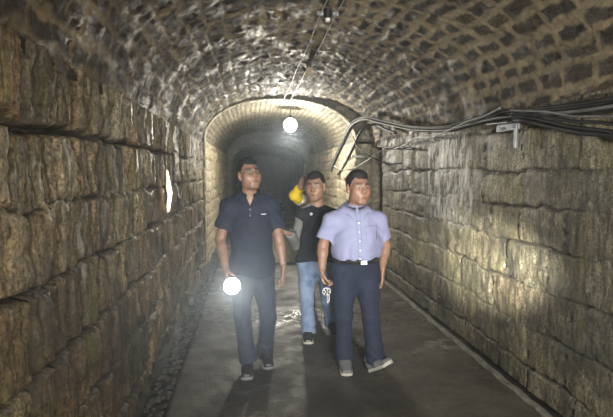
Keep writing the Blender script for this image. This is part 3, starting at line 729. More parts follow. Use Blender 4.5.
def head_prims(c, R, s):
    T = lambda p: c + R @ (A(*p) * s)
    E = lambda p, r, rr=None: ell(T(p), A(*r) * s, R if rr is None else R @ rr)
    C = lambda a, b, ra, rb: cone(T(a), T(b), ra * s, rb * s)
    P = [(E((0, .018, .040), (.076, .094, .084)), .0), (E((0, -.026, -.024), (.066, .066, .086)), .03), (E((0, -.047, -.070), (.046, .042, .040)), .03),
         (C((-.016, -.072, -.098), (.016, -.072, -.098), .018, .018), .025)]
    for q in (-1, 1):
        P += [(E((.040 * q, -.058, -.024), (.028, .024, .028)), .03), (E((.044 * q, -.02, -.062), (.020, .032, .030)), .03), (C((.014 * q, -.083, .030), (.048 * q, -.066, .028), .0105, .010), .02)]
    P += [(C((0, -.088, .014), (0, -.106, -.022), .0085, .0125), .012), (C((-.012, -.096, -.027), (.012, -.096, -.027), .0098, .0098), .008)]
    P += [(E((0, -.078, -.062), (.030, .018, .022)), .015), (C((-.022, -.088, -.0605), (0, -.0965, -.058), .005, .0065), .005), (C((.022, -.088, -.0605), (0, -.0965, -.058), .005, .0065), .005),
          (C((-.017, -.090, -.0712), (.017, -.090, -.0712), .0068, .0068), .005)]
    S = [(E((.033 * q, -.094, .006), (.019, .012, .010)), .010) for q in (-1, 1)] + [(E((0, -.104, -.0655), (.024, .008, .0016)), .002)]
    Y = [(E((.033 * q, -.0725, .006), (.0165, .0135, .0115)), .004) for q in (-1, 1)]
    for q in (-1, 1):
        Y += [(E((.079 * q, .012, .002), (.010, .021, .032), rotz(.3 * q)), .006), (E((.076 * q, .004, -.026), (.009, .012, .014)), .005)]
    return P, S, Y, T
def head_tone(V, c, R, s, base, N=None):
    q = ((V - c) @ R) / s; col = np.tile(np.array(base), (len(V), 1)).astype(float)
    def blend(m, t): nonlocal col; col = col * (1 - m[:, None]) + m[:, None] * np.array(t)
    x, y, z = q.T; ax = np.abs(x); front = sstep(-0.03, -0.06, y) * (np.abs(z) < 0.2)
    red = np.array(base) * (1.12, 0.82, 0.78)
    blend(front * np.exp(-((ax - .042) / .02) ** 2 - ((z + .02) / .022) ** 2) * .6, red)
    blend(front * np.exp(-(ax / .017) ** 2 - ((z + .028) / .014) ** 2) * .5, red)
    blend(front * sstep(1.1, .8, (ax / .024) ** 2 + ((z + .066) / .0125) ** 2) * .75, np.array(base) * (0.85, 0.52, 0.5))
    blend(front * sstep(1.15, .85, (ax / .021) ** 2 + ((z + .0663) / .0022) ** 2) * .8, np.array(base) * .18)
    blend(front * sstep(.05, .09, -z) * sstep(0.6, 1.4, (ax / .03) ** 2 + ((z + .066) / .016) ** 2) * (np.abs(z) < .13) * .25, np.array(base) * .55)
    bro = np.exp(-((z - .031 - .05 * (.032 - np.abs(ax - .032))) / .0064) ** 4) * sstep(.008, .014, ax) * sstep(.056, .050, ax)
    blend(front * bro * .9, (.012, .010, .009))
    ex = (ax - .033) / .0130; ez = (z - .006) / .0054
    blend(front * sstep(1.5, 1.0, ex ** 2 + (ez / 1.2) ** 2) * .75, np.array(base) * .25)
    blend(front * sstep(1.0, .8, ex ** 2 + ez ** 2), (.42, .40, .37))
    blend(front * sstep(1.0, .8, (ex / .46) ** 2 + (ez / 1.15) ** 2), (.012, .008, .006))
    return np.clip(col, 0, 1)
def hand_prims(w, d, n, side, curl, s=1.0, thumb=0.6, spread=0.025):
    """w wrist, d finger direction, n palm normal, side towards the thumb"""
    d = unit(d); n = unit(n - (n @ d) * d); t = unit(side - (side @ d) * d - (side @ n) * n); P = []
    P.append((fcone(w + d * .012 * s, w + d * .088 * s, .0135 * s, .0125 * s, .026 * s, t), .012))
    L = [(.040, .024, .020), (.045, .028, .022), (.042, .026, .021), (.033, .020, .018)]
    for i, (o, ln) in enumerate(zip((.031, .0105, -.0105, -.030), L)):
        k = w + d * (.092 - .006 * abs(i - 1.2)) * s + t * o * s; a = 0.0
        dd = unit(d + t * spread * (1.2 - i)); r = (.0098, .0100, .0097, .0087)[i] * s
        P.append((cone(k - dd * .02 * s, k, r, r), .004))
        for j, l in enumerate(ln):
            a += curl[min(i, len(curl) - 1)] * (0.8, 1.0, .8)[j]
            e = k + (dd * math.cos(a) + n * math.sin(a)) * l * s
            P.append((cone(k, e, r * (1 - .07 * j), r * (.93 - .08 * j)), .0)); k = e
    b = w + d * .025 * s + t * .022 * s + n * .004 * s; k = b + unit(t * (.30 + .3 * thumb) + d * .75 + n * .35 * thumb) * .044 * s
    P.append((cone(b, k, .0145 * s, .0115 * s), .01))
    e = k + unit(d * .85 + t * .2 + n * .5 * thumb) * .034 * s; P.append((cone(k, e, .0108 * s, .0095 * s), .0))
    e2 = e + unit(d * .8 - t * .1 * thumb + n * .75 * thumb) * .026 * s; P.append((cone(e, e2, .0095 * s, .0075 * s), .0))
    return P
def torso_prims(J, g=0.0):
    nb, sl, sr, pel = J['neck'], J['sho'][0], J['sho'][1], J['pelvis']; w = abs(sr[0] - sl[0]) / 2
    mid = (sl + sr) / 2; dp = J.get('depth', .12); wa = J.get('waist', .165); be = J.get('belly', .0)
    ch = mid * .72 + pel * .28; ab = mid * .38 + pel * .62
    P = [(ell(ch + A(0, .005, 0), (w * .93 + g, dp + g, .205 + g)), .0), (ell(ab + A(0, -.008 - be * .5, 0), (wa + g, dp * .96 + be + g, .20 + g)), .07), (ell(pel + A(0, .01, .0), (wa + .008 + g, dp * .98 + g, .15 + g)), .06)]
    for sh in (sl, sr):
        P.append((cone(mid * .55 + sh * .45 + A(0, .01, -.03), sh + A(0, .0, -.026), .062 + g, .046 + g), .06))
        P.append((cone(nb + A(0, .02, -.028), sh + A(0, .012, -.008), .044 + g, .030 + g), .05))
    return P
def person(name, label, origin, J, skin, shirt, trousers, seed, extra):
    root = tag(empty(name, origin), label, 'person')
    base = np.array(skin); hs = J.get('hs', 1.0); HR = rotz(J['hyaw']) @ rotx(-J['hpitch']) @ roty(J.get('hroll', 0)); hc = J['head']
    allp = np.array([hc + A(0, 0, .15 * hs), hc - A(.13, .13, .1), hc + A(.13, .14, 0)] + J['sho'] + J['elb'] + J['wri'] + [w_ + unit(h_['d']) * .2 for w_, h_ in zip(J['wri'], J['hand'])] + J['ank'] + J['knee'] + [J['pelvis'] + A(.2, .2, 0), J['pelvis'] - A(.2, .2, 0)])
    lo = allp.min(0) - .09; hi = allp.max(0) + .09; hi[2] = hc[2] + .16 * hs; lo[2] = 0.02
    # body
    B = Field(lo, hi, 0.0042)
    for p, k in torso_prims(J, -.016): B.add(p, k)
    B.add(cone(J['neck'] + A(0, .02, -.06), hc + HR @ (A(0, .018, -.05) * hs), .060 * hs, .055 * hs), .03)
    hp, hsb, hy, T = head_prims(hc, HR, hs)
    HB = Field(hc - .16 * hs, hc + .16 * hs, 0.0042)
    for p, k in hp: B.add(p, k * hs)
    for p, k in hsb: B.sub(p, k * hs)
    for p, k in hy: B.add(p, k * hs)
    for i in (0, 1):
        s_, e_, w_ = J['sho'][i], J['elb'][i], J['wri'][i]; t = J.get('arm', 1.0)
        B.add(cone(s_, e_, .047 * t, .040 * t), .03); m = e_ * .72 + w_ * .28
        B.add(cone(e_, m, .040 * t, .0405 * t), .02); B.add(cone(m, w_, .0405 * t, .027 * t), .02)
        h = J['hand'][i]
        for p, k in hand_prims(w_, h['d'], h['n'], h['t'], h['curl'], J.get('hand_s', 1.0), h.get('thumb', .6)): B.add(p, k if k else .001)
        hp_, kn, an = J['hip'][i], J['knee'][i], J['ank'][i]
        B.add(cone(hp_, kn, .072, .05), .03); B.add(cone(kn, an, .048, .034), .02)
    def cols(V): return head_tone(V, hc, HR, hs, base)
    fmesh('body', B, M['skin'], root, 2, cols)
    # hair
    H = Field(hc - .17 * hs, hc + .17 * hs, 0.004)
    H.add(ell(T((0, .022, .044)), A(.0805, .097, .098) * hs, HR)); H.add(ell(T((0, -.028, .103)), A(.054, .032, .028) * hs, HR), .03 * hs)
    hl = J.get('hairline', .066)
    def cutp(P):
        q = ((P - hc) @ HR) / hs; x, y, z = q.T if q.ndim == 2 else np.moveaxis(q, -1, 0)
        a = np.degrees(np.arctan2(np.abs(x), -(y - .005)))
        low = np.interp(a, [0, 22, 38, 52, 66, 76, 88, 100, 112, 128, 180], [hl - .002, hl + .002, hl + .014, hl + .004, hl - .035, -.024, -.034, .004, -.004, -.055, -.07])
        low = low + .010 * noise3(np.stack([x * 70, y * 70, z * 8], -1), seed + 41)
        return (low - z) * hs
    H.clip(cutp); H.warp(lambda P: .004 * hs * noise3(P * A(60, 60, 40), seed) + .004 * hs * noise3(P * 130, seed + 3))
    fmesh('hair', H, M['hair'], root, 1)
    # trousers
    tz = J['hem']; wz = J['waist_z']
    tl = np.array(J['hip'] + J['knee'] + J['ank'] + [J['pelvis']]); lo = tl.min(0) - .2; hi = tl.max(0) + .2; lo[2] = 0.0; hi[2] = wz + .03
    L = Field(lo, hi, 0.0065)
    pr = torso_prims(J, .006)
    L.add(pr[2][0]); L.add(pr[1][0], .06); L.add(ell(J['pelvis'] + A(0, .015, -.10), (.11, .09, .09)), .05)
    for i in (0, 1):
        h_, k_, a_ = J['hip'][i], J['knee'][i], J['ank'][i]; t = J.get('leg', 1.0)
        L.add(cone(h_ + A(0, .0, .02), h_ * .45 + k_ * .55, .098 * t, .082 * t), .05); L.add(cone(h_ * .45 + k_ * .55, k_, .082 * t, .070 * t), .03)
        dn = unit(a_ - k_); end = a_ + dn * J.get('hemdrop', .015)
        L.add(cone(k_, end + dn * .06, .069 * t, .066 * t, (end, dn)), .02)
        L.add(cone(a_ - dn * .09, end, .064 * t, .07 * t, (end, dn)), .03)
    L.clip(lambda P: P[..., 2] - wz)
    def folds(P):
        f = .007 * noise3(P * A(8, 8, 4), seed + 1) + .004 * noise3(P * A(22, 22, 9), seed + 2)
        for i in (0, 1):
            a_, k_, h_ = J['ank'][i], J['knee'][i], J['hip'][i]
            for c_, amp, sp, fr in ((a_ + A(0, 0, .05), .0075, .075, 75), (k_ + A(0, 0, -.02), .0035, .09, 62), (h_ + A(0, 0, -.03), .005, .09, 55)):
                w_ = np.exp(-((P - c_) ** 2).sum(-1) / (2 * sp * sp))
                ph = P[..., 2] + (.55 * P[..., 0] - .35 * P[..., 1]) * (1 if i else -1) + .06 * noise3(P * A(6, 6, 3), seed + 7)
                f = f + w_ * amp * np.sin(ph * fr) * (.6 + 1.2 * noise3(P * 11, seed + 9 + i))
            d_ = np.where(P[..., 2] > k_[2], 1, 0); c2 = np.where(d_[..., None] > 0, k_ + (h_ - k_) * ((P[..., 2:3] - k_[2]) / (h_[2] - k_[2])), a_ + (k_ - a_) * ((P[..., 2:3] - a_[2]) / (k_[2] - a_[2])))
            q = P - c2; f = f - .007 * np.exp(-(q[..., 0] / .012) ** 2) * (q[..., 1] < 0) * (P[..., 2] < h_[2] - .12)
        return f
    L.warp(folds); fmesh('trousers', L, M[trousers], root, 2)
    # shoes
    for i in (0, 1):
        R = J['footR'][i]; h_ = J['heel'][i]; fp = lambda x, y, z: h_ + R @ A(x, y, z)   # foot frame: toe at -y, ground at z=0
        S = Field(np.min([fp(*q) for q in ((-.1, -.3, -.05), (.1, .1, .2), (.1, -.3, .2), (-.1, .1, -.05), (-.1, -.3, .2), (.1, .1, -.05))], 0), np.max([fp(*q) for q in ((-.1, -.3, -.05), (.1, .1, .2), (.1, -.3, .2), (-.1, .1, -.05), (-.1, -.3, .2), (.1, .1, -.05))], 0), 0.005)
        nx = R @ A(1, 0, 0)
        S.add(fcone(fp(0, .0, .045), fp(0, -.10, .045), .036, .036, .006, nx)); S.add(fcone(fp(0, -.10, .043), fp(0, -.205, .034), .034, .026, .017, nx), .03)
        S.add(cone(fp(0, -.005, .06), fp(0, .0, .105), .038, .036), .03)
        up = R @ A(0, 0, 1); z0 = fp(0, 0, .018)
        S.clip(lambda P: (z0 - P) @ up)
        so = fmesh('shoe', S, M[J['shoe_mat']], root, 1)
        ya = np.linspace(.045, -.238, 25); u = (ya - .045) / (-.238 - .045)
        wd = (.034 + .016 * np.sin(u * 2.6) * u + .006 * u) * np.sqrt(np.clip(1 - np.clip((.10 - u) / .10, 0, 1) ** 2, 0, 1)) * np.sqrt(np.clip(1 - np.clip((u - .82) / .18, 0, 1) ** 2, 0, 1)) + .002
        ring = [(x, y) for x, y in zip(wd, ya)] + [(-x, y) for x, y in zip(wd[::-1], ya[::-1])]
        nn = len(ring); V = [fp(x, y, z + (.012 * max(0, (-y - .17) / .07) ** 2)) for z in (0.0, .024) for x, y in ring]
        me = bpy.data.meshes.new('sole'); me.from_pydata([tuple(v) for v in V], [], [list(range(nn)), list(range(nn, 2 * nn))[::-1]] + [[j, j + nn, (j + 1) % nn + nn, (j + 1) % nn] for j in range(nn)])
        link_mesh('sole', me, M[J['sole_mat']], so, smooth=False)
    # shirt
    g = J.get('ease', .014); tl = np.array(J['sho'] + J['elb'] + [J['pelvis'], J['neck']] + (J['wri'] if J.get('long') else [])); lo = tl.min(0) - .22; hi = tl.max(0) + .2; lo[2] = J['shirt_z'] - .03; hi[2] = max(J['neck'][2] + .06, max(w_[2] for w_ in J['wri']) + .08)
    SH = Field(lo, hi, 0.006)
    for p, k in torso_prims(J, g): SH.add(p, k)
    if J.get('blouse'):
        b = J['blouse']; SH.add(ell(J['pelvis'] + A(0, -.01, wz - J['pelvis'][2] + .05), (J['waist'] + .018, J['depth'] + b, .055)), .05)
    if not J.get('blouse'):
        SH.add(ell(J['pelvis'] + A(0, .0, -.01), (J['waist'] + .034, J['depth'] + .036, .19)), .05)
    SH.clip(lambda P: J['shirt_z'] + .012 * np.sin(P[..., 0] * 17 + seed) * J.get('hemwave', 1) - P[..., 2])
    slf = None
    def sleeve(F, i):
        s_, e_, w_ = J['sho'][i], J['elb'][i], J['wri'][i]
        if J.get('long') and i in J['long']:
            d = unit(w_ - e_); end = w_ - d * .015
            sw = J.get('sl', 1.0); F.add(cone(s_ + A(0, 0, -.022), e_, .058 * sw, .056 * sw), .03); F.add(cone(e_, w_ + d * .05, .055 * sw, .044 * sw, (end, d)), .02)
        else:
            d = unit(e_ - s_); L_ = J.get('sleeve', .8); end = s_ + (e_ - s_) * L_
            F.add(cone(s_ + A(0, 0, -.022), end + d * .08, .060, .070 + J.get('flare', .006), (end, d)), .045)
    split = J.get('raglan')
    for i in (0, 1):
        if not split or i: sleeve(SH, i)
    def sf(P):
        f = .014 * noise3(P * A(8, 8, 5), seed + 11) + .011 * noise3(P * A(17, 17, 8) + A(3, 1, 2), seed + 12)
        a = (P[..., 2] - J['waist_z']); f = f + .006 * np.exp(-(a / .14) ** 2) * np.sin(P[..., 0] * 48 + 9 * noise3(P * 6, seed + 13)) * J.get('gather', .6)
        for i in (0, 1):
            c_ = J['sho'][i] + A(0, 0, -.1); w_ = np.exp(-((P - c_) ** 2).sum(-1) / .011)
            f = f + w_ * .006 * np.sin((P[..., 2] * .8 + P[..., 0] * (.8 if i else -.8)) * 85 + 6 * noise3(P * 8, seed + 15))
        return f
    SH.warp(sf)
    vn = J.get('vneck')
    if vn:
        nb = J['neck']
        def vcut(P): return np.maximum.reduce([np.abs(P[..., 0] - nb[0]) - (P[..., 2] - (nb[2] - vn)) * .42, P[..., 1] - (nb[1] - .01), nb[2] - vn - P[..., 2]])
        SH.sub(Prim(vcut, nb - A(.1, .3, vn), nb + A(.1, .02, .08)))
    sh_o = fmesh(J.get('shirt_name', 'shirt'), SH, M[shirt], root, 2)
    if split:
        for i in (0,):
            G = Field(lo, hi, .006); sleeve(G, i); nb = J['neck']; s_ = J['sho'][i]
            G.add(cone(nb + A((.06 if i else -.06), .015, .0), s_ + A(0, .01, -.008), .044, .05), .03)
            G.warp(sf); fmesh('sleeve', G, M[split], root, 2)
    extra(root, dict(J=J, B=B, SH=SH, L=L, T=T, HR=HR, hc=hc, hs=hs, shirt=sh_o))
    return root
def radial(SH, c, ang, z, gap=.004, L=.28):
    """outermost point of a garment seen from the axis c in direction ang (0 = front) at height z"""
    d = A(math.sin(ang), -math.cos(ang), 0); o = A(c[0], c[1], z) + d * L
    p = SH.hit(o, -d, L)
    return (p if p is not None else A(c[0], c[1], z) + d * .06) + d * gap
def collar(SH, nb, mat, parent, stand=.032, fall=.045, point=.07, gap=.16, rad=.073, name='collar'):
    K = 48; V = []; c = nb + A(0, .012, 0)
    for i in range(K + 1):
        a = gap + (2 * PI - 2 * gap) * i / K; fr = max(0, math.cos(a)); bk = max(0, -math.cos(a))
        d = A(math.sin(a), -math.cos(a), 0)
        zt = nb[2] + .030 + stand * (.4 + .6 * bk) - .03 * fr
        near = min(i, K - i) / K; pt = point * math.exp(-(near / .055) ** 2)
        zb = zt - .022 - fall * .75 - pt * .6
        top = A(c[0], c[1], zt) + d * (rad + .004 - .006 * fr); inn = A(c[0], c[1], zt - .045) + d * (rad - .004)
        low = radial(SH, c, a, zb, .006, .2); r_ = np.linalg.norm((low - c)[:2]); r_ = min(max(r_, rad + .012), rad + .055 + .05 * fr); low = A(c[0], c[1], zb) + d * r_
        if pt > .01: low = low + A(math.sin(a) * .012, 0, 0)
        V += [inn, top, top * .5 + low * .5 + d * .006, low]
    F = [[i * 4 + j, i * 4 + j + 1, (i + 1) * 4 + j + 1, (i + 1) * 4 + j] for i in range(K) for j in range(3)]
    me = bpy.data.meshes.new(name); me.from_pydata([tuple(v) for v in V], [], F); me.update()
    o = link_mesh(name, me, mat, parent); m = o.modifiers.new('thickness', 'SOLIDIFY'); m.thickness = .005; m.offset = 0
    return o
def on_front(F, x, z): return F.hit(A(x, -.45, z), A(0, 1, 0), .6)
def patch(name, F, x0, x1, z0, z1, mat, parent, th=.004, nx=6, nz=10):
    """strip of cloth laid on the front of a garment"""
    V = []
    for z in np.linspace(z0, z1, nz):
        for x in np.linspace(x0, x1, nx):
            p = on_front(F, x, z); V.append(p if p is not None else A(x, -.12, z))
    V = [v + A(0, -.0035, 0) for v in V]
    Q = [[j * nx + i, j * nx + i + 1, (j + 1) * nx + i + 1, (j + 1) * nx + i] for j in range(nz - 1) for i in range(nx - 1)]
    me = bpy.data.meshes.new(name); me.from_pydata([tuple(v) for v in V], [], Q); me.update()
    o = link_mesh(name, me, mat, parent); m = o.modifiers.new('thickness', 'SOLIDIFY'); m.thickness = th; m.offset = 0
    return o
def buttons(F, x, zs, mat, parent):
    for z in zs:
        p = on_front(F, x, z)
        if p is None: continue
        bm = bmesh.new(); add_cyl(bm, p + A(0, -.010, 0), p + A(0, -.004, 0), .0058, .0058, 14); bm_obj('button', bm, mat, parent, False)
def foot(yaw, pitch=0.0, roll=0.0): return rotz(yaw) @ rotx(pitch) @ roty(roll)
def px_local(px, py, Y0, X0, y=0.0): p = on_y(px, py, Y0 + y); return p - A(X0, Y0, 0)

# --- man in the navy polo with the lit torch
Y0 = 3.72; X0 = float(on_y(250, 200, Y0)[0]); L_ = lambda px, py, y=0.0: px_local(px, py, Y0, X0, y)
J = dict(head=L_(249, 175.5, -.02), hs=1.05, hyaw=.42, hpitch=.22, hroll=-.03, neck=L_(250, 195.5, .0), sho=[L_(229.5, 204), L_(272, 203, .02)], elb=[L_(220.5, 239, .03), L_(279, 240, .04)],
    wri=[L_(226, 270, -.17), L_(283, 265, -.02)], pelvis=L_(252, 266, .0), hip=[L_(242, 270), L_(263, 270, .01)], knee=[L_(242, 316, -.10), L_(268, 318, -.03)], ank=[A(*L_(248, 358, -.05)), A(*L_(265, 352, .12))],
    waist=.158, depth=.118, belly=.012, arm=1.0, hem=.07, waist_z=.835, shirt_z=.80, leg=.98, vneck=.085, sleeve=.66, flare=.004, shirt_name='polo_shirt', shoe_mat='leather', sole_mat='sole_grey', gather=.2,
    toe=[A(-.05, -1, 0), A(.1, -1, 0)])
J['hand'] = [dict(d=unit(A(.12, -.75, -.62)), n=A(.9, .1, .1), t=A(0, -.5, .85), curl=(.85, .9, .95, 1.0), thumb=1.0), dict(d=A(-.03, -.12, -1), n=A(-1, -.15, 0), t=A(.1, -1, 0), curl=(.16, .2, .24, .28), thumb=.3)]
J['footR'] = [foot(-.05), foot(.12, .28)]; J['heel'] = [A(J['ank'][0][0], J['ank'][0][1] + .03, .0), A(J['ank'][1][0] + .0, J['ank'][1][1] + .03, .062)]
TORCH1 = J['wri'][0] + unit(A(.12, -.75, -.62)) * .085 + A(.03, 0, 0)
def extra1(root, c):
    sh = c['SH']; J = c['J']; nb = J['neck']
    collar(sh, nb, M['navy'], c['shirt'], stand=.026, fall=.036, point=.05, gap=.42, rad=.072)
    zt = nb[2] - .085; patch('placket', sh, nb[0] - .016, nb[0] + .016, zt - .09, zt + .0, M['navy'], c['shirt'])
    buttons(sh, nb[0], (zt - .02, zt - .07), M['dark_plastic'], c['shirt'])
    patch('chest_emblem', sh, nb[0] + .088, nb[0] + .128, nb[2] - .150, nb[2] - .143, M['badge'], c['shirt'], .002, 6, 3)
    for i in (0, 1):
        d = unit(J['elb'][i] - J['sho'][i]); e = J['sho'][i] + (J['elb'][i] - J['sho'][i]) * J['sleeve']
    T = c['T']; gl = tag(empty('glasses'), None); gl.parent = root
    for q in (-1, 1):
        ring = [T((.034 * q + .0225 * math.cos(a), -.101 + .004 * abs(math.cos(a)), .006 + .0155 * math.sin(a) * (1 if math.sin(a) > 0 else 1.05))) for a in np.linspace(0, 2 * PI, 33)]
        link_mesh('rim', tube_mesh('rim', ring, .0019, 6), M['dark_plastic'], gl)
        V = [T((.034 * q, -.1015, .006))] + ring[:-1]
        me = bpy.data.meshes.new('lens'); me.from_pydata([tuple(v) for v in V], [], [[0, i + 1, (i + 1) % 32 + 1] for i in range(32)]); o = link_mesh('lens', me, M['glass'], gl)
        m = o.modifiers.new('thickness', 'SOLIDIFY'); m.thickness = .0015
        link_mesh('temple', tube_mesh('temple', [T((.0565 * q, -.098, .010)), T((.075 * q, -.07, .011)), T((.084 * q, .0, .010)), T((.083 * q, .025, -.004))], .0014, 6), M['dark_plastic'], gl)
    link_mesh('bridge', tube_mesh('bridge', [T((-.0115, -.102, .008)), T((0, -.107, .011)), T((.0115, -.102, .008))], .0014, 6), M['steel'], gl)
person('person', 'man in dark navy polo shirt and glasses holding a glaring torch, leftmost of the walkers', (X0, Y0, 0), J, (.25, .145, .097), 'navy', 'dark_trouser', 3, extra1)
# his torch, pointing at the camera
tc = TORCH1 + A(X0, Y0, 0); lens_c = on_y(232, 286, tc[1] - .12); ax = unit(A(0, 0, EYE) - lens_c); ax = unit(ax + A(.02, 0, -.1))
t = tag(empty('flashlight', lens_c), 'large switched-on flashlight with a glaring white lens held low in a hand', 'flashlight', None)
g_ = -ax
bm = bmesh.new(); add_cyl(bm, g_ * .055, g_ * .20, .024, .021, 24); bm_obj('barrel', bm, M['dark_plastic'], t, True)
bm = bmesh.new(); add_cyl(bm, A(0, 0, 0), g_ * .06, .064, .028, 32); bm_obj('head', bm, M['dark_plastic'], t, True)
bm = bmesh.new(); add_cyl(bm, ax * .002, ax * .012, .062, .060, 32); add_ball(bm, ax * -.004, .056, 4); bm_obj('lens', bm, emit_mat('torch_glow', (1.0, 0.97, 0.88), 12.0), t, True)
bm = bmesh.new(); add_box(bm, g_ * .11 + A(0, 0, .024), (.012, .02, .008), None, .002); bm_obj('switch', bm, M['steel'], t)
TORCH_W, TORCH_AX = lens_c + ax * .08, ax

# --- man in the pale blue shirt
Y0 = 3.60; X0 = float(on_y(356, 200, Y0)[0]); L_ = lambda px, py, y=0.0: px_local(px, py, Y0, X0, y)
J = dict(head=L_(358, 188.5, -.01), hs=1.10, hyaw=.22, hpitch=.02, hroll=.02, neck=L_(355, 209), sho=[L_(330.5, 218), L_(378.5, 218)], elb=[L_(323, 246, .03), L_(385.5, 246, .05)],
    wri=[L_(322, 270, -.05), L_(382, 268, .07)], pelvis=L_(355.5, 268), hip=[L_(344, 272), L_(367, 272)], knee=[L_(344, 316, -.02), L_(370.5, 316, -.10)], ank=[L_(344.5, 357, .04), L_(375.5, 359, -.10)],
    waist=.178, depth=.128, belly=.03, arm=1.05, hem=.07, waist_z=.955, shirt_z=.955, hemwave=.3, leg=1.04, sleeve=.72, flare=.012, blouse=.03, gather=1.0, ease=.016, shoe_mat='suede', sole_mat='sole_pale',
    toe=[A(-.05, -1, 0), A(.35, -1, .3)])
J['hand'] = [dict(d=A(.06, -.2, -1), n=A(.95, -.2, 0), t=A(.1, -1, .1), curl=(.75, .85, .9, .95), thumb=1.0), dict(d=A(-.04, .02, -1), n=A(-1, -.1, 0), t=A(.05, -1, 0), curl=(.15, .19, .22, .26), thumb=.3)]
J['footR'] = [foot(-.08, .10), foot(.5, -.55, -.1)]; J['heel'] = [A(J['ank'][0][0], J['ank'][0][1] + .035, .022), A(J['ank'][1][0] - .012, J['ank'][1][1] + .01, .012)]
J2 = J
def extra2(root, c):
    sh, L, J = c['SH'], c['L'], c['J']; nb = J['neck']
    collar(sh, nb, M['pale_blue'], c['shirt'], stand=.034, fall=.042, point=.075, gap=.13, rad=.082)
    patch('placket', sh, nb[0] - .017, nb[0] + .017, J['waist_z'] + .03, nb[2] - .082, M['pale_blue'], c['shirt'], .004, 5, 26)
    buttons(sh, nb[0], [nb[2] - .10 - k * .07 for k in range(5)], M['white_plastic'], c['shirt'])
    patch('chest_pocket', sh, nb[0] + .055, nb[0] + .155, nb[2] - .235, nb[2] - .125, M['pale_blue'], c['shirt'], .004, 10, 12)
    # belt
    wz = J['waist_z']; lo = J['pelvis'] - A(.3, .3, .1); hi = J['pelvis'] + A(.3, .3, .2); bf = Field(lo, hi, .005); pr = torso_prims(J, .014); bf.add(pr[2][0]); bf.add(pr[1][0], .06)
    bf.clip(lambda P: np.abs(P[..., 2] - (wz - .017)) - .019); bo = fmesh('belt', bf, M['leather'], root, 0)
    p = on_front(bf, nb[0] + .035, wz - .017)
    bm = bmesh.new()
    for dx, dz, sx, sz, th in ((0, 0, .050, .034, .008), (-.014, 0, .014, .026, .011), (.010, .006, .018, .010, .011), (.010, -.008, .018, .008, .011)): add_box(bm, p + A(dx, -.005, dz), (sx, th, sz), None, .0015)
    bm_obj('buckle', bm, M['bright'], bo)
person('person', 'stocky man in pale blue short-sleeved shirt and navy trousers, rightmost of the walkers', (X0, Y0, 0), J, (.29, .165, .108), 'pale_blue', 'navy_trouser', 8, extra2)
# the unlit lamp he carries
tc = J['wri'][0] + unit(J['hand'][0]['d']) * .085 + A(.028, -.005, 0) + A(X0, Y0, 0); face = on_y(326.5, 291, Y0 - .17); ax = unit(face - tc + A(0, -.06, 0)); g_ = -ax
t = tag(empty('flashlight', face), 'small unlit flashlight with silver ringed lens held beside navy trousers', 'flashlight')
bm = bmesh.new(); add_cyl(bm, g_ * .03, g_ * .15, .02, .018, 24); bm_obj('barrel', bm, M['dark_plastic'], t, True)
bm = bmesh.new(); add_cyl(bm, A(0, 0, 0), g_ * .05, .036, .024, 28); bm_obj('head', bm, M['blue_plastic'], t, True)
ro = bmesh.new(); add_cyl(ro, A(0, 0, 0) - g_ * .001, ax * .010, .036, .034, 28); rim = bm_obj('reflector', ro, M['bright'], t, False)
s1 = unit(np.cross(ax, A(0, 0, 1))); s2 = np.cross(s1, ax)
for k in range(6):
    o_ = (s1 * math.cos(k * PI / 3 * 1.2) + s2 * math.sin(k * PI / 3 * 1.2)) * .0205 if k < 5 else A(0, 0, 0)
    bm = bmesh.new(); add_cyl(bm, o_ + ax * .008, o_ + ax * .0135, .0082, .0082, 12); bm_obj('led', bm, M['dark_plastic'], rim, False)
st = [g_ * .14, g_ * .15 + A(.012, -.02, -.03), face * 0 + A(.0, -.03, -.07), A(.012, -.02, -.085), A(.018, -.02, -.06), g_ * .02 + A(.02, 0, -.03)]
link_mesh('wrist_strap', tube_mesh('wrist_strap', catmull(st, 8), .0035, 8), M['white_plastic'], t)

# --- man in the black T-shirt with grey sleeves
Y0 = 4.40; X0 = float(on_y(317, 200, Y0)[0]); L_ = lambda px, py, y=0.0: px_local(px, py, Y0, X0, y)
J = dict(head=L_(315.5, 187, -.02), hs=1.13, hyaw=-.38, hpitch=-.02, hroll=-.06, neck=L_(317.5, 206.5), sho=[L_(301.5, 213, -.02), L_(336, 214, .03)], elb=[L_(295.5, 244, .03), L_(339, 246, .05)],
    wri=[L_(290, 233, -.19), L_(338, 272, .0)], pelvis=L_(316, 262), hip=[L_(307, 266), L_(327, 266)], knee=[L_(307, 301, -.08), L_(328, 301, -.01)], ank=[L_(308.5, 329, -.05), L_(331, 322, .11)],
    waist=.165, depth=.12, belly=.02, arm=1.0, hem=.07, waist_z=.81, shirt_z=.775, leg=.98, sleeve=.7, long=[0, 1], raglan='grey_sleeve', shirt_name='t_shirt', shoe_mat='leather', sole_mat='sole_pale', gather=.2, hemdrop=.02,
    toe=[A(-.05, -1, 0), A(.05, -1, 0)])
J['hand'] = [dict(d=unit(A(-.75, -.55, .12)), n=A(.1, -.1, .95), t=A(.3, .9, .1), curl=(.45, .5, .5, .55), thumb=1.0), dict(d=A(-.05, -.1, -1), n=A(-1, 0, 0), t=A(0, -1, 0), curl=(.25, .3, .3, .35), thumb=.4)]
J['footR'] = [foot(-.12), foot(.08, .30)]; J['heel'] = [A(J['ank'][0][0], J['ank'][0][1] + .03, 0), A(J['ank'][1][0], J['ank'][1][1] + .03, .066)]
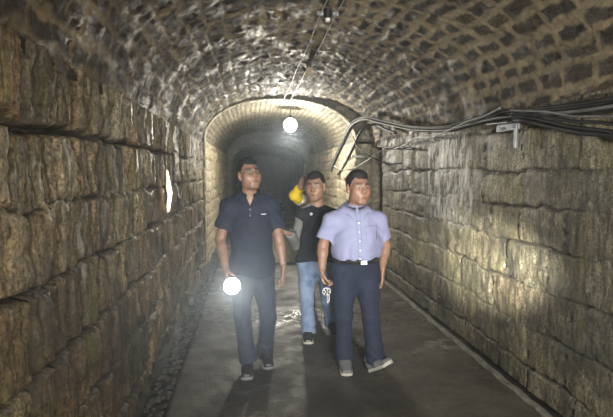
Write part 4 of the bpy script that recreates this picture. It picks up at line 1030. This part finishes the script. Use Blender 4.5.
def extra3(root, c):
    sh, J = c['SH'], c['J']; nb = J['neck']
    ring = [radial(sh, nb + A(0, .012, 0), a, nb[2] - .015 - .022 * math.cos(a), -.012, .2) for a in np.linspace(0, 2 * PI, 40)]
    cc = nb + A(0, .012, 0); ring = [A(cc[0], cc[1], r[2]) + unit(A(r[0] - cc[0], r[1] - cc[1], 0)) * .078 for r in ring]
    link_mesh('neckband', tube_mesh('neckband', ring, .010, 8), M['black_tee'], c['shirt'])
    p = on_front(sh, nb[0] - .075, nb[2] - .065)
    if p is not None:
        bm = bmesh.new(); add_cyl(bm, p + A(0, -.006, 0), p, .016, .016, 6); bm_obj('chest_emblem', bm, M['badge'], c['shirt'])
person('person', 'man in black T-shirt with one grey sleeve and pale jeans, walking behind two others', (X0, Y0, 0), J, (.30, .175, .115), 'black_tee', 'jeans', 15, extra3)
hd = J['hand'][0]; pc = J['wri'][0] + unit(hd['d']) * .09 + A(.025, -.02, .027) + A(X0, Y0, 0)
t = tag(empty('mobile_phone', pc, .15), 'black mobile phone held flat at waist height beside grey sleeve', 'phone')
bm = bmesh.new(); add_box(bm, (.02, 0, 0), (.155, .075, .010), rotm if False else Matrix.Rotation(.28, 3, 'Y'), .003); bm_obj('case', bm, M['dark_plastic'], t)
bm = bmesh.new(); add_box(bm, (.0215, 0, .0052), (.143, .067, .0016), Matrix.Rotation(.28, 3, 'Y'), .0005); bm_obj('screen', bm, plain('screen_glass', (.01, .01, .012), .08), t)

# --- fourth walker, almost hidden: only a raised yellow arm shows
Y0 = 5.25; X0 = float(on_y(318, 200, Y0)[0]); L_ = lambda px, py, y=0.0: px_local(px, py, Y0, X0, y)
J = dict(head=L_(317.5, 189, -.0), hs=.97, hyaw=-.2, hpitch=0., neck=L_(318, 205), sho=[L_(305.5, 203.5, -.0), L_(328, 212)], elb=[L_(294.6, 195.5, -.17), L_(332, 236, .04)],
    wri=[L_(300.8, 187.5, -.24), L_(334, 256, .0)], pelvis=L_(317.5, 254), hip=[L_(310, 258), L_(325, 258)], knee=[L_(309.5, 286), L_(328, 286)], ank=[L_(309.5, 309, .0), L_(329, 309, .02)],
    waist=.155, depth=.115, arm=.95, hem=.07, waist_z=.775, shirt_z=.74, leg=.92, sleeve=.7, long=[0, 1], sl=1.12, shirt_name='safety_jacket', shoe_mat='leather', sole_mat='sole_grey', ease=.016,
    toe=[A(0, -1, 0), A(.05, -1, 0)])
J['hand'] = [dict(d=unit(A(.25, .1, .9)), n=A(.5, .8, -.1), t=A(.85, -.4, 0), curl=(.4, .45, .5, .55), thumb=.6), dict(d=A(0, -.1, -1), n=A(-1, 0, 0), t=A(0, -1, 0), curl=(.25, .3, .3, .35), thumb=.4)]
J['footR'] = [foot(-.06), foot(.06)]; J['heel'] = [A(J['ank'][i][0], J['ank'][i][1] + .03, 0) for i in (0, 1)]
def extra4(root, c):
    J = c['J']
    for i, t in ((0, .5),):
        s_, e_ = J['sho'][i], J['elb'][i]; d = unit(e_ - s_); p = s_ + (e_ - s_) * t
        bm = bmesh.new(); add_cyl(bm, p - d * .03, p + d * .03, .074, .073, 32); bm_obj('reflective_band', bm, M['reflective'], c['shirt'], True)
    p = J['pelvis'] + A(0, -.005, .16)
    V = []
    for k in range(48):
        a = 2 * PI * k / 48
        for dz in (-.025, .025): V.append(radial(c['SH'], J['pelvis'], a, p[2] + dz, .004, .34))
    me = bpy.data.meshes.new('reflective_band'); me.from_pydata([tuple(v) for v in V], [], [[2 * k, (2 * k + 2) % 96, (2 * k + 3) % 96, 2 * k + 1] for k in range(48)]); o = link_mesh('reflective_band', me, M['reflective'], c['shirt'])
    m = o.modifiers.new('thickness', 'SOLIDIFY'); m.thickness = .003
person('person', 'person in a yellow safety jacket raising a hand, nearly hidden behind the man in black', (X0, Y0, 0), J, (.38, .225, .15), 'yellow', 'work_trouser', 22, extra4)
#PEOPLE_END#

# ------------------------------------------------------------------ light
def spot(name, loc, target, power, ang, blend, col=(1, 1, 1), rad=0.05):
    l = bpy.data.lights.new(name, 'SPOT'); l.energy = power; l.spot_size = math.radians(ang); l.spot_blend = blend
    l.color = col; l.shadow_soft_size = rad
    o = bpy.data.objects.new(name, l); COL.objects.link(o); o.location = [float(c) for c in loc]
    d = Vector([float(c) for c in target]) - Vector([float(c) for c in loc]); o.rotation_euler = d.to_track_quat('-Z', 'Y').to_euler()
    return o
HOT = on_x(484, 262, 2.15)
# unseen torch behind the camera on the right wall, then three added fill spots
spot('torch_or_fill_beam', (0.5, -0.5, 1.25), HOT, 5200, 13, 1.0, (1.0, 0.95, 0.8), 0.03)
spot('torch_or_fill_beam', (0.2, -1.6, 1.74), (0.6, 4.2, 1.5), 1250, 48, 1.0, (0.95, 0.97, 1.0), 0.2)  # added front fill on the walkers, no source seen
spot('torch_or_fill_beam', (0.55, -0.6, 1.5), (-0.9, 2.2, 1.2), 190, 90, 1.0, (1.0, 0.88, 0.68), 0.12)  # added warm fill for the near left wall
spot('torch_or_fill_beam', (0.7, -1.0, 1.5), (2.0, 3.6, 1.2), 650, 85, 1.0, (1.0, 0.96, 0.84), 0.12)  # added fill for the right wall
# the hanging lamp's light
l = bpy.data.lights.new('lamp_light', 'POINT'); l.energy = 300; l.color = (1.0, 0.95, 0.82); l.shadow_soft_size = 0.1
o = bpy.data.objects.new('lamp_light', l); COL.objects.link(o); o.location = [float(c) for c in LAMP - A(0, 0, 0.25)]
# the beam of the lit torch in the picture
spot('torch_or_fill_beam', TORCH_W, TORCH_W + TORCH_AX, 260, 50, 1.0, (1.0, 0.97, 0.88), 0.04)

w = bpy.data.worlds.new('tunnel_air'); SC.world = w; w.use_nodes = True
nt = w.node_tree; nt.nodes.clear()
w.cycles.volume_sampling = 'EQUIANGULAR'
out = nt.nodes.new('ShaderNodeOutputWorld'); bg = nt.nodes.new('ShaderNodeBackground'); bg.inputs[0].default_value = (0.6, 0.7, 0.8, 1); bg.inputs[1].default_value = 0.05
nt.links.new(bg.outputs[0], out.inputs[0])
vs = nt.nodes.new('ShaderNodeVolumeScatter'); vs.inputs['Color'].default_value = (0.75, 0.87, 1.0, 1); vs.inputs['Density'].default_value = 0.0054; vs.inputs['Anisotropy'].default_value = 0.72
nt.links.new(vs.outputs[0], out.inputs[1])
SC.view_settings.view_transform = 'Standard'; SC.view_settings.look = 'None'
SC.view_settings.exposure = 0.0; SC.view_settings.gamma = 1.0; SC.view_settings.use_curve_mapping = False
SC.cycles.use_denoising = True; SC.cycles.denoiser = 'OPENIMAGEDENOISE'; SC.cycles.denoising_input_passes = 'RGB_ALBEDO_NORMAL'; SC.cycles.denoising_prefilter = 'ACCURATE'; SC.cycles.use_adaptive_sampling = False
SC.cycles.max_bounces = 6; SC.cycles.volume_bounces = 1
